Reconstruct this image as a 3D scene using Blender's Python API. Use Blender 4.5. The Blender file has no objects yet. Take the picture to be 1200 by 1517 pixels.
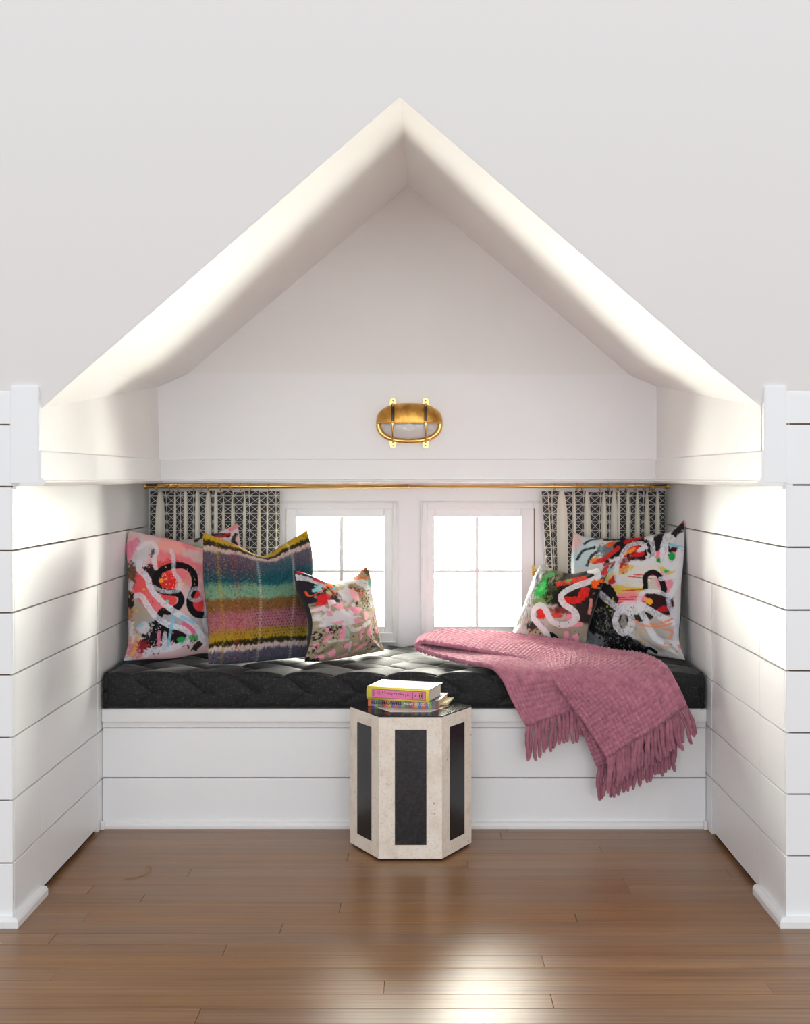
import bpy, bmesh, math, random
import numpy as np
from mathutils import Vector

random.seed(7)
rng = np.random.RandomState(11)

# ------------------------------------------------------------------ camera
FPX, PX, PY, EYE = 1850.0, 625.0, 707.0, 1.2      # focal length / principal point in photo pixels, eye height
U = EYE / 665.0                                     # metres per pixel at the plane of the knee wall
D0 = FPX * U                                        # distance of the knee wall
def P(px, py, r):                                   # photo pixel at relative distance r -> place in the room
    return ((px - PX) * r * U, r * D0, EYE - (py - PY) * r * U)
def PXX(px, r): return (px - PX) * r * U
def PZ(py, r): return EYE - (py - PY) * r * U

sc = bpy.context.scene
cam = bpy.data.cameras.new('camera')
camo = bpy.data.objects.new('camera', cam)
sc.collection.objects.link(camo)
sc.camera = camo
cam.sensor_fit = 'VERTICAL'
cam.sensor_height = 36.0
cam.sensor_width = 36.0
cam.lens = 36.0 * FPX / 1517.0
cam.shift_x = (600.0 - PX) / 1517.0
cam.shift_y = (PY - 758.5) / 1517.0
cam.clip_start = 0.05
camo.location = (0, 0, EYE)
camo.rotation_euler = (math.pi / 2, 0, 0)

# ------------------------------------------------------------------ light
world = bpy.data.worlds.new('world')
sc.world = world
world.use_nodes = True
bg = world.node_tree.nodes['Background']
bg.inputs[0].default_value = (0.94, 0.968, 1.0, 1)
bg.inputs[1].default_value = 0.74
def area(name, loc, rot, sx, sy, power, col):
    l = bpy.data.lights.new(name, 'AREA')
    l.shape = 'RECTANGLE'
    l.size, l.size_y, l.energy, l.color = sx, sy, power, col
    o = bpy.data.objects.new(name, l)
    sc.collection.objects.link(o)
    o.location, o.rotation_euler = loc, rot
    return o
# overcast daylight standing outside the two dormer windows
dl = area('daylight', (PXX(607, 1.6), 1.64 * D0, 0.75), (math.radians(-90), 0, 0), 2.6, 2.6, 1450.0, (1.0, 0.99, 0.86))
dl.visible_camera = True
# added fill panel behind the camera, brightens the alcove from the front
area('room_fill', (0.2, -5.0, 1.25), (math.radians(90), 0, 0), 6.0, 2.3, 175.0, (0.93, 0.965, 1.0))
sc.view_settings.view_transform = 'Standard'
sc.view_settings.look = 'None'
sc.view_settings.exposure = 0.2
sc.view_settings.gamma = 1.0
sc.view_settings.use_curve_mapping = False
sc.cycles.use_denoising = True
sc.cycles.max_bounces = 12
sc.cycles.diffuse_bounces = 9
sc.cycles.transparent_max_bounces = 12

# ------------------------------------------------------------------ helpers
COL = sc.collection
def lin(c):
    return tuple((v / 12.92 if v <= 0.04045 else ((v + 0.055) / 1.055) ** 2.4) for v in c)
def s255(r, g, b): return lin((r / 255.0, g / 255.0, b / 255.0)) + (1.0,)

def tag(o, label=None, cat=None, group=None, kind=None):
    if label: o['label'] = label
    if cat: o['category'] = cat
    if group: o['group'] = group
    if kind: o['kind'] = kind
    return o
def empty(name, loc, label=None, cat=None, group=None, kind=None):
    o = bpy.data.objects.new(name, None)
    o.empty_display_size = 0.05
    COL.objects.link(o)
    o.location = loc
    o['org'] = 1
    return tag(o, label, cat, group, kind)
def org(o):
    x, y, z = 0.0, 0.0, 0.0
    while o is not None:
        x += o.location.x; y += o.location.y; z += o.location.z
        o = o.parent
    return np.array((x, y, z))
def mesh(name, verts, faces, mat, parent=None, smooth=False, loc=None):
    """one mesh object from WORLD coordinates; its origin is that of its parent, or its base"""
    v = np.asarray(verts, dtype=float).reshape(-1, 3)
    if parent is not None:
        o0 = org(parent)
    elif loc is not None:
        o0 = np.array(loc, dtype=float)
    else:
        mn, mx = v.min(0), v.max(0)
        o0 = np.array(((mn[0] + mx[0]) / 2, (mn[1] + mx[1]) / 2, mn[2]))
    me = bpy.data.meshes.new(name)
    me.from_pydata([tuple(p) for p in (v - o0)], [], [tuple(int(i) for i in f) for f in faces])
    me.update()
    if smooth:
        me.polygons.foreach_set('use_smooth', [True] * len(me.polygons))
    if mat: me.materials.append(mat)
    o = bpy.data.objects.new(name, me)
    COL.objects.link(o)
    if parent is not None: o.parent = parent
    else: o.location = o0
    return o
def box_geo(x0, x1, y0, y1, z0, z1, bev=0.0):
    bm = bmesh.new()
    vs = [bm.verts.new(p) for p in ((x0,y0,z0),(x1,y0,z0),(x1,y1,z0),(x0,y1,z0),(x0,y0,z1),(x1,y0,z1),(x1,y1,z1),(x0,y1,z1))]
    for f in ((3,2,1,0),(4,5,6,7),(0,1,5,4),(1,2,6,5),(2,3,7,6),(3,0,4,7)):
        bm.faces.new([vs[i] for i in f])
    if bev > 0:
        bmesh.ops.bevel(bm, geom=list(bm.edges), offset=bev, segments=1, affect='EDGES', profile=0.5)
    bm.verts.index_update()
    V = [tuple(v.co) for v in bm.verts]; F = [[v.index for v in f.verts] for f in bm.faces]
    bm.free()
    return V, F
def box(name, x0, x1, y0, y1, z0, z1, mat, parent=None, bev=0.0):
    V, F = box_geo(min(x0,x1), max(x0,x1), min(y0,y1), max(y0,y1), min(z0,z1), max(z0,z1), bev)
    return mesh(name, V, F, mat, parent)
def joined(parts):
    V, F = [], []
    for v, f in parts:
        n = len(V); V += list(v); F += [[i + n for i in q] for q in f]
    return V, F
def grid_faces(nu, nv, wrap_v=False, flip=False):
    F = []
    for i in range(nu - 1):
        for j in range(nv if wrap_v else nv - 1):
            a, b = i * nv + j, i * nv + (j + 1) % nv
            c, d = (i + 1) * nv + (j + 1) % nv, (i + 1) * nv + j
            F.append((a, d, c, b) if flip else (a, b, c, d))
    return F
def tube_geo(path, rad, n=8, cap=True):
    path = np.asarray(path, float); m = len(path)
    rad = np.broadcast_to(np.asarray(rad, float), (m,))
    tan = np.gradient(path, axis=0); tan /= np.linalg.norm(tan, axis=1)[:, None] + 1e-12
    ref = np.array((0, 0, 1.0)) if abs(tan[:, 2]).mean() < 0.8 else np.array((1.0, 0, 0))
    V = []
    for i in range(m):
        a = np.cross(tan[i], ref); a /= np.linalg.norm(a); b = np.cross(tan[i], a)
        for k in range(n):
            t = 2 * math.pi * k / n
            V.append(tuple(path[i] + rad[i] * (a * math.cos(t) + b * math.sin(t))))
    F = grid_faces(m, n, True)
    if cap:
        F.append(tuple(range(n))); F.append(tuple((m - 1) * n + k for k in reversed(range(n))))
    return V, F
def prism_geo(outline, axis_from, axis_to, plane='xz'):
    """outline in (x,z) extruded along y from axis_from to axis_to"""
    n = len(outline)
    V = [(x, axis_from, z) for x, z in outline] + [(x, axis_to, z) for x, z in outline]
    F = [tuple(range(n)), tuple(reversed(range(n, 2 * n)))]
    F += [(i, i + n, (i + 1) % n + n, (i + 1) % n) for i in range(n)]
    return V, F
def catmull(pts, per=10):
    p = np.asarray(pts, float)
    q = np.vstack([2 * p[0] - p[1], p, 2 * p[-1] - p[-2]])
    out = []
    for i in range(1, len(q) - 2):
        for t in np.linspace(0, 1, per, endpoint=False):
            a, b, c, d = q[i-1], q[i], q[i+1], q[i+2]
            out.append(0.5 * (2*b + (c-a)*t + (2*a-5*b+4*c-d)*t*t + (-a+3*b-3*c+d)*t**3))
    out.append(p[-1])
    return np.array(out)
def resample(pts, n):
    p = np.asarray(pts, float)
    d = np.r_[0, np.cumsum(np.linalg.norm(np.diff(p[:, :2], axis=0), axis=1))]
    t = np.linspace(0, d[-1], n)
    return np.stack([np.interp(t, d, p[:, k]) for k in range(p.shape[1])], 1)
def vnoise(x, y, seed=0):
    xi, yi = np.floor(x).astype(np.int64), np.floor(y).astype(np.int64)
    fx, fy = x - xi, y - yi
    fx, fy = fx*fx*(3-2*fx), fy*fy*(3-2*fy)
    def h(a, b):
        n = (a * 374761393 + b * 668265263 + seed * 1274126177) & 0x7fffffff
        n = ((n ^ (n >> 13)) * 1274126177) & 0x7fffffff
        return ((n ^ (n >> 16)) & 0xffff) / 65535.0
    return (h(xi,yi)*(1-fx)+h(xi+1,yi)*fx)*(1-fy) + (h(xi,yi+1)*(1-fx)+h(xi+1,yi+1)*fx)*fy
def fbm(x, y, seed=0, o=3):
    return sum(vnoise(x * 2**k, y * 2**k, seed + k) * 0.5**(k+1) for k in range(o)) / (1 - 0.5**o)

# ------------------------------------------------------------------ materials
class N:
    def __init__(s, name):
        s.m = bpy.data.materials.new(name); s.m.use_nodes = True
        s.t = s.m.node_tree; s.b = s.t.nodes['Principled BSDF']; s.out = s.t.nodes['Material Output']
    def n(s, kind, **kw):
        x = s.t.nodes.new(kind)
        for k, v in kw.items():
            if k == 'inp':
                for i, val in v.items(): x.inputs[i].default_value = val
            else: setattr(x, k, v)
        return x
    def l(s, a, b): s.t.links.new(a, b)
    def math(s, op, a, b=None, c=None):
        x = s.n('ShaderNodeMath', operation=op)
        for i, v in enumerate((a, b, c)):
            if v is None: continue
            if isinstance(v, (int, float)): x.inputs[i].default_value = v
            else: s.l(v, x.inputs[i])
        return x.outputs[0]
    def mix(s, f, a, b):
        x = s.n('ShaderNodeMix', data_type='RGBA')
        for i, v in ((0, f), (6, a), (7, b)):
            if isinstance(v, (int, float)): x.inputs[i].default_value = v
            elif isinstance(v, tuple): x.inputs[i].default_value = v
            else: s.l(v, x.inputs[i])
        return x.outputs[2]
    def ramp(s, fac, stops):
        x = s.n('ShaderNodeValToRGB')
        e = x.color_ramp.elements
        while len(e) < len(stops): e.new(0.5)
        for k, (p, c) in enumerate(stops): e[k].position = p; e[k].color = c
        s.l(fac, x.inputs[0])
        return x.outputs[0]
    def bump(s, h, strength, dist=0.001):
        x = s.n('ShaderNodeBump', inp={'Strength': strength, 'Distance': dist})
        s.l(h, x.inputs['Height']); s.l(x.outputs[0], s.b.inputs['Normal'])
        return x
    def set(s, **kw):
        for k, v in kw.items(): s.b.inputs[k.replace('_', ' ')].default_value = v
        return s

def simple(name, col, rough=0.5, metal=0.0, spec=0.5, **kw):
    a = N(name); a.set(Base_Color=col, Roughness=rough, Metallic=metal)
    a.b.inputs['Specular IOR Level'].default_value = spec
    for k, v in kw.items(): a.b.inputs[k.replace('_', ' ')].default_value = v
    return a.m
def paint(name, col, rough, scale=60, bump=0.05):
    a = N(name); a.set(Base_Color=col, Roughness=rough)
    tc = a.n('ShaderNodeTexCoord')
    no = a.n('ShaderNodeTexNoise', inp={'Scale': scale, 'Detail': 3.0}); a.l(tc.outputs['Object'], no.inputs['Vector'])
    a.bump(no.outputs[0], bump, 0.002)
    return a.m
M = {}
M['board'] = paint('white_board_paint', (0.90, 0.91, 0.925, 1), 0.38, 40, 0.06)
M['plaster'] = paint('white_plaster', (0.885, 0.878, 0.870, 1), 0.7, 90, 0.05)
M['trim'] = paint('white_trim_paint', (0.87, 0.872, 0.875, 1), 0.32, 30, 0.02)
M['gap'] = simple('raw_wood_gap', s255(120, 92, 72), 0.9)
M['dark'] = simple('dark_gap', (0.02, 0.017, 0.015, 1), 0.9)
M['brass'] = simple('brass', s255(236, 190, 112), 0.28, 1.0)
def wood():
    a = N('oiled_wood'); tc = a.n('ShaderNodeTexCoord'); oi = a.n('ShaderNodeObjectInfo')
    off = a.n('ShaderNodeVectorMath', operation='SCALE'); a.l(oi.outputs['Random'], off.inputs[3]); off.inputs[0].default_value = (37.0, 11.0, 5.0)
    ad = a.n('ShaderNodeVectorMath', operation='ADD'); a.l(tc.outputs['Object'], ad.inputs[0]); a.l(off.outputs[0], ad.inputs[1])
    def mapped(sx, sy):
        m = a.n('ShaderNodeMapping'); m.inputs['Scale'].default_value = (sx, sy, 1); a.l(ad.outputs[0], m.inputs[0]); return m.outputs[0]
    g1 = a.n('ShaderNodeTexNoise', inp={'Scale': 1.0, 'Detail': 5.0, 'Roughness': 0.6, 'Distortion': 0.6}); a.l(mapped(1.6, 34), g1.inputs['Vector'])
    g2 = a.n('ShaderNodeTexNoise', inp={'Scale': 1.0, 'Detail': 4.0, 'Roughness': 0.7}); a.l(mapped(5, 260), g2.inputs['Vector'])
    wv = a.n('ShaderNodeTexWave', wave_type='BANDS', bands_direction='Y', inp={'Scale': 1.0, 'Distortion': 7.0, 'Detail': 2.0, 'Detail Scale': 0.8}); a.l(mapped(1.1, 16), wv.inputs['Vector'])
    c1 = a.ramp(g1.outputs[0], [(0.25, s255(116, 85, 58)), (0.5, s255(142, 106, 73)), (0.75, s255(158, 120, 83))])
    c2 = a.mix(a.math('MULTIPLY', a.math('POWER', wv.outputs[0], 3.0), 0.30), c1, s255(100, 66, 50))
    c3 = a.mix(a.math('MULTIPLY', a.math('SUBTRACT', g2.outputs[0], 0.35), 0.55), c2, s255(108, 72, 50))
    hs = a.n('ShaderNodeHueSaturation'); a.l(c3, hs.inputs['Color'])
    a.l(a.math('ADD', a.math('MULTIPLY', oi.outputs['Random'], 0.20), 0.90), hs.inputs['Value'])
    w2 = a.n('ShaderNodeTexWhiteNoise', noise_dimensions='1D'); a.l(oi.outputs['Random'], w2.inputs['W'])
    a.l(a.math('ADD', a.math('MULTIPLY', w2.outputs[0], 0.16), 0.94), hs.inputs['Saturation'])
    a.l(hs.outputs[0], a.b.inputs['Base Color'])
    a.l(a.math('ADD', a.math('MULTIPLY', g1.outputs[0], 0.12), 0.27), a.b.inputs['Roughness'])
    a.b.inputs['Specular IOR Level'].default_value = 0.45
    a.bump(g2.outputs[0], 0.06, 0.001)
    return a.m
M['wood'] = wood()

def struct(o, label, cat): return tag(o, label, cat, kind='structure')

# ------------------------------------------------------------------ setting: floor
XL, XR = -606 * U, 539 * U                # alcove side walls (lower)
YB, YW = 1.452 * D0, 1.497 * D0           # header wall, window wall
YS = 1.280 * D0                           # bench front
FX0, FX1 = -1.9, 1.9
floor = box('floor', FX0 - 1.5, FX1 + 1.5, -2.5, YW + 0.1, -0.05, -0.012, M['wood'])
struct(floor, 'brown oiled wood strip floor', 'floor')
pitch = 0.0775
row0 = 0.938 * D0                          # a plank seam seen in the photo
forced = {-1: [333], 0: [805], 1: [80], 2: [569, 1140], 3: [818], 4: [293]}
k_lo, k_hi = -16, 36
for k in range(k_lo, k_hi):
    y1 = row0 - (k) * pitch; y0 = y1 - pitch
    if y0 > YS + 0.02: continue
    rr = (y0 + y1) / 2 / D0
    if k in forced: cuts = [PXX(p, rr) for p in forced[k]]
    else:
        cuts = [random.uniform(-1.6, -0.2)]
        cuts.append(cuts[0] + random.uniform(1.3, 2.2))
    xs = [FX0] + sorted(c for c in cuts if FX0 < c < FX1) + [FX1]
    for a, b in zip(xs[:-1], xs[1:]):
        g = 0.0005
        box('floor_plank', a + g, b - g, y0 + g, min(y1 - g, YS + 0.03), -0.012, random.uniform(-0.0005, 0.0003), M['wood'], floor, 0.0008)

# ------------------------------------------------------------------ setting: shiplap walls
TH = 0.014                                 # board thickness
GAP = 0.0042
zl = [PZ(y, 1.0) for y in (721, 816, 908, 1000, 1093, 1186, 1279)]
zr = [PZ(y, 1.0) for y in (718.5, 811, 904, 994, 1086, 1177, 1268)]
SHOES = []
def side_wall(side):
    s = -1 if side == 'left' else 1
    X = XL if s < 0 else XR
    zs = zl if s < 0 else zr
    ra, rb = (1.0745, 1.2625) if s < 0 else (1.078, 1.256)
    w = box('wall_' + side, X + s * TH, X + s * 0.10, D0 + TH, YW + 0.1, 0.0, zs[0] - 0.001, M['gap'])
    struct(w, 'white horizontal board wall on the %s of the window seat' % side, 'wall')
    def bd(r0, r1, z0, z1, parent, inset=0.0, name='shiplap_board'):
        box(name, X + s * inset, X + s * (TH + 0.001), max(r0 * D0, D0 + TH + 0.0012), r1 * D0, z0, z1, M['board'], parent, 0.0012)
    for i in range(2):
        bd(1.0, 1.497, zs[i + 1] + GAP / 2, zs[i] - GAP / 2, w)
    d = empty('door_1' if s < 0 else 'door_2', (X, (ra + rb) / 2 * D0, 0.0))
    struct(d, 'low flush access door of white boards in the %s side wall' % side, 'door')
    zz = zs[2:] + [0.0]
    for i in range(len(zz) - 1):
        top, bot = zz[i] - GAP / 2, zz[i + 1] + (GAP / 2 if i < len(zz) - 2 else 0.0)
        jit = random.uniform(-0.001, 0.001)
        bd(1.0, ra - 0.0009, bot, top, w)
        bd(rb + 0.0009, 1.497, bot, top, w, random.uniform(0, 0.001))
        db = bot if i < len(zz) - 2 else 0.016
        bd(ra + 0.0009, rb - 0.0009, db + jit * 0.3, top + jit * 0.3, d, 0.0015, 'door_board')
    box('dark_gap', X + s * TH * 0.9, X + s * TH, ra * D0, rb * D0, 0.0, 0.02, M['dark'], d)
    # shoe moulding at the foot of the short board stack and round onto the knee wall
    SHOES.append((side, X, s, ra))
    return w
wall_left = side_wall('left'); wall_right = side_wall('right')

def front_wall(side):
    s = -1 if side == 'left' else 1
    X = XL if s < 0 else XR
    zs = ([PZ(574, 1.0), PZ(629, 1.0)] + zl) if s < 0 else ([PZ(574, 1.0), PZ(628, 1.0)] + zr)
    x_far = X + s * 1.2
    w = box('wall_front_' + side, X + s * TH, x_far, D0 + TH, D0 + 0.10, 0.0, zs[0], M['gap'])
    struct(w, 'white board knee wall on the %s of the alcove opening' % side, 'wall')
    zz = zs + [0.0]
    for i in range(len(zz) - 1):
        top = zz[i] - (GAP / 2 if i else 0)
        bot = zz[i + 1] + (GAP / 2 if i < len(zz) - 2 else 0)
        box('shiplap_board', X + s * 0.0005, x_far, D0, D0 + TH + 0.001, bot, top, M['board'], w, 0.0012)
    return w
front_wall('left'); front_wall('right')
# vertical corner boards above the ledge
XUL, XUR = -565 * U, 505 * U               # upper side walls
t1 = box('trim_1', PXX(18, 1), PXX(60, 1), D0 - 0.016, D0 + 0.02, PZ(717, 1), PZ(573, 1), M['board'], None, 0.003)
struct(t1, 'white vertical corner board at the left end of the ledge', 'trim')
t2 = box('trim_2', PXX(1130, 1), PXX(1163, 1), D0 - 0.016, D0 + 0.02, PZ(716, 1), PZ(573, 1), M['board'], None, 0.003)
struct(t2, 'white vertical corner board at the right end of the ledge', 'trim')

# ------------------------------------------------------------------ setting: upper wall with the gabled opening
RM = 1.003
ztop = 2.85
apexF = (592, 141)
tipL, tipR = (62, 605), (1128, 603)
def poly_wall(name, pts, y, mat, label):
    V = [(x, y, z) for x, z in pts]
    n = len(V)
    V += [(x, y + 0.02, z) for x, z in pts]
    return V, [tuple(range(n))]
RA = 0.93                                   # the wall leans into the room a little towards its top
_zb, _za = PZ(604, RM), PZ(141, RA)
KW = (RA - RM) * D0 / (_za - _zb)
def rp(py): return (RM * D0 + KW * (EYE - _zb)) / (D0 + KW * (py - PY) * U)
def pt(px, py): return (PXX(px, rp(py)), PZ(py, rp(py)))
V, F = [], []
for s, tip in ((-1, tipL), (1, tipR)):
    far = XL - 1.2 if s < 0 else XR + 1.2
    zb = PZ(574, RM) - 0.01
    mids = [pt(172, 509), pt(131, 544)] if s < 0 else [pt(1017, 511), pt(1057, 546)]
    q = [(far, zb), (far, ztop), (pt(*apexF)[0], ztop), (pt(*apexF)[0], pt(*apexF)[1] - 0.004)] + mids + [pt(*tip), (pt(*tip)[0] + s * 0.012, pt(*tip)[1]), (pt(*tip)[0] + s * 0.012, zb)]
    if s < 0: q = q[::-1]
    n0 = len(V); V += [(x, RM * D0 + KW * (z - _zb), z) for x, z in q]; F.append(tuple(range(n0, n0 + len(q))))
wu = mesh('wall_front', V, F, M['plaster'])
struct(wu, 'smooth white plaster wall with a pointed gable opening', 'wall')

# dormer ceiling slopes: lofted between the opening edge and the back gable
def loft(front, back, rf, rb, per):
    f = np.array([P(x, y, rp(y)) for x, y in front]); b = np.array([P(x, y, rb) for x, y in back])
    rows = []
    segs = len(f) - 1
    ts = np.linspace(0, segs, segs * per + 1)
    def ev(p, smooth):
        c = catmull(p, per)
        return c
    A = np.stack([np.interp(ts, range(segs + 1), f[:, k]) for k in range(3)], 1)
    B = np.stack([np.interp(ts, range(segs + 1), b[:, k]) for k in range(3)], 1)
    nj = 12
    V = np.concatenate([(A * (1 - j / nj) + B * (j / nj)) for j in range(nj + 1)])
    return V, grid_faces(nj + 1, len(ts))
rc = 1.456
nodeL, nodeR = (131, 544), (1057, 546)
slL = loft([nodeL, (172, 509), apexF], [(235, 573), (279, 553), (605, 275)], RM, rc, 14)
slR = loft([apexF, (1017, 511), nodeR], [(605, 275), (932, 555), (972, 572)], RM, rc, 14)
for nm, g, lab in (('ceiling', slL, 'left'), ('ceiling', slR, 'right')):
    c = mesh(nm, g[0], g[1], M['plaster'], None, True)
    struct(c, 'sloped white plaster dormer ceiling on the %s side' % lab, 'ceiling')
gv = [P(x, y, 1.4553) for x, y in ((605, 268), (272, 550), (222, 573), (222, 620), (985, 620), (985, 573), (940, 550))]
gb = mesh('wall_back_gable', gv, [tuple(range(7))], M['plaster'])
struct(gb, 'triangular plaster gable wall above the wall lamp', 'wall')
# upper side walls
for s, X, tip, node, bk, nm in ((-1, XUL, tipL, nodeL, (235, 573), 'left'), (1, XUR, tipR, nodeR, (972, 572), 'right')):
    zb = PZ(716, 1.0)
    a = (X, RM * D0, zb); b = (X, YB + 0.02, zb)
    c = P(*bk, rc); t = P(*tip, rp(tip[1])); nd = P(*node, rp(node[1]))
    t0 = (X, RM * D0, t[2])
    fan = [a, b, c, nd, t, t0]
    # subdivide: lower quad + upper triangle, smooth
    V = [a, b, c, t0, t, nd]
    F = [(0, 1, 2, 3), (3, 2, 5, 4)]
    if s > 0: F = [tuple(reversed(f)) for f in F]
    o = mesh('wall_%s_upper' % nm, V, F, M['plaster'])
    struct(o, 'smooth white upper side wall above the %s ledge' % nm, 'wall')
# header panel over the window, with frieze and cap moulding
hp = mesh('wall_back_upper', *prism_geo([(PXX(x, 1.452), PZ(y, 1.452)) for x, y in ((231, 700), (976, 700), (976, 574), (932, 555), (279, 553), (231, 575))][::-1], YB, YB + 0.02), M['board'])
struct(hp, 'white painted header panel behind the wall lamp', 'wall')
def rail(name, label, pts, prof):
    """moulding profile (out, z) swept along a polyline of (x, y) with mitres; out = towards the alcove"""
    pts = [np.array(p, float) for p in pts]
    V, n = [], len(prof)
    for i, p in enumerate(pts):
        d0 = (p - pts[i-1]) if i else (pts[1] - p)
        d1 = (pts[i+1] - p) if i < len(pts) - 1 else d0
        d0 /= np.linalg.norm(d0); d1 /= np.linalg.norm(d1)
        n0, n1 = np.array((d0[1], -d0[0])), np.array((d1[1], -d1[0]))
        m = (n0 + n1); m /= (1 + n0.dot(n1))
        V += [(p[0] + m[0] * o, p[1] + m[1] * o, z) for o, z in prof]
    F = []
    for i in range(len(pts) - 1):
        for j in range(n):
            F.append((i*n+j, i*n+(j+1) % n, (i+1)*n+(j+1) % n, (i+1)*n+j))
    F += [tuple(range(n)), tuple(reversed(range((len(pts)-1)*n, len(pts)*n)))]
    o = mesh(name, V, F, M['trim'])
    return struct(o, label, 'trim')
z_f1, z_f0, z_c0 = PZ(680, 1.452), PZ(708, 1.452), PZ(716, 1.452)
path = [(XUL, D0 - 0.0155), (XUL, YB), (XUR, YB), (XUR, D0 - 0.0155)]
rail('trim_3', 'flat white frieze band running round above the ledge', path,
     [(-0.004, z_f0), (0.007, z_f0), (0.007, z_f1 - 0.003), (0.004, z_f1), (-0.004, z_f1)])
rail('trim_4', 'white stepped ledge moulding under the frieze', path,
     [(-0.05, z_c0), (0.006, z_c0), (0.012, z_c0 + 0.003), (0.018, z_c0 + 0.010), (0.018, z_c0 + 0.013), (0.011, z_c0 + 0.016), (0.011, z_f0), (-0.05, z_f0)])
for side, X, sg, ra in SHOES:
    pth = [(X - 1.2, D0), (X, D0), (X, D0 * ra)] if sg < 0 else [(X, D0 * ra), (X, D0), (X + 1.2, D0)]
    o = rail('baseboard_' + side, 'white shoe moulding at the foot of the %s board wall' % side, pth, [(0.0, 0.0002), (.020, 0.0002), (.020, .017), (.016, .025), (.012, .027), (0.0, .027)])
    o['category'] = 'baseboard'
# thin raw edge under the ledge
rail('trim_5', 'thin raw wood edge beneath the white ledge', [(XL + 0.004, D0 + 0.002), (XL + 0.004, YW), (XR - 0.004, YW), (XR - 0.004, D0 + 0.002)],
     [(-0.004, z_c0 - 0.008), (0.004, z_c0 - 0.008), (0.004, z_c0 - 0.0005), (-0.004, z_c0 - 0.0005)])
lg = []
for X0, X1 in ((XL - 0.02, XUL + 0.004), (XUR - 0.004, XR + 0.02)):
    lg.append(box_geo(X0, X1, D0 + 0.002, YW, z_c0, z_c0 + 0.012))
lg.append(box_geo(XL, XR, YB - 0.004, YW + 0.02, z_c0, z_c0 + 0.012))
struct(mesh('trim_6', *joined(lg), M['trim']), 'white soffit of the ledge over the boards and curtains', 'trim')

# window wall
RW = 1.497
wins = {'window_1': dict(cas=(408, 590), sash=(424, 583), gl=(439, 569), mun=(502.5, 509)),
        'window_2': dict(cas=(623, 808), sash=(632, 791), gl=(644, 772), mun=(704, 710))}
z_top, z_bot = PZ(742, RW), PZ(952, RW)
holes = [(PXX(w['sash'][0], RW) - 0.004, PXX(w['sash'][1], RW) + 0.004) for w in wins.values()]
hz1, hz0 = PZ(751, RW), PZ(942, RW)
xs = [XL - 0.05, holes[0][0], holes[0][1], holes[1][0], holes[1][1], XR + 0.05]
pieces = [box_geo(xs[i], xs[i+1], YW, YW + 0.10, 0.35, PZ(700, RW)) for i in (0, 2, 4)]
for a, b in holes:
    pieces.append(box_geo(a, b, YW, YW + 0.10, hz1, PZ(700, RW)))
    pieces.append(box_geo(a, b, YW, YW + 0.10, 0.35, hz0))
wb = mesh('wall_back', *joined(pieces), M['board'])
struct(wb, 'white window wall behind the seat with two openings', 'wall')
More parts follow.
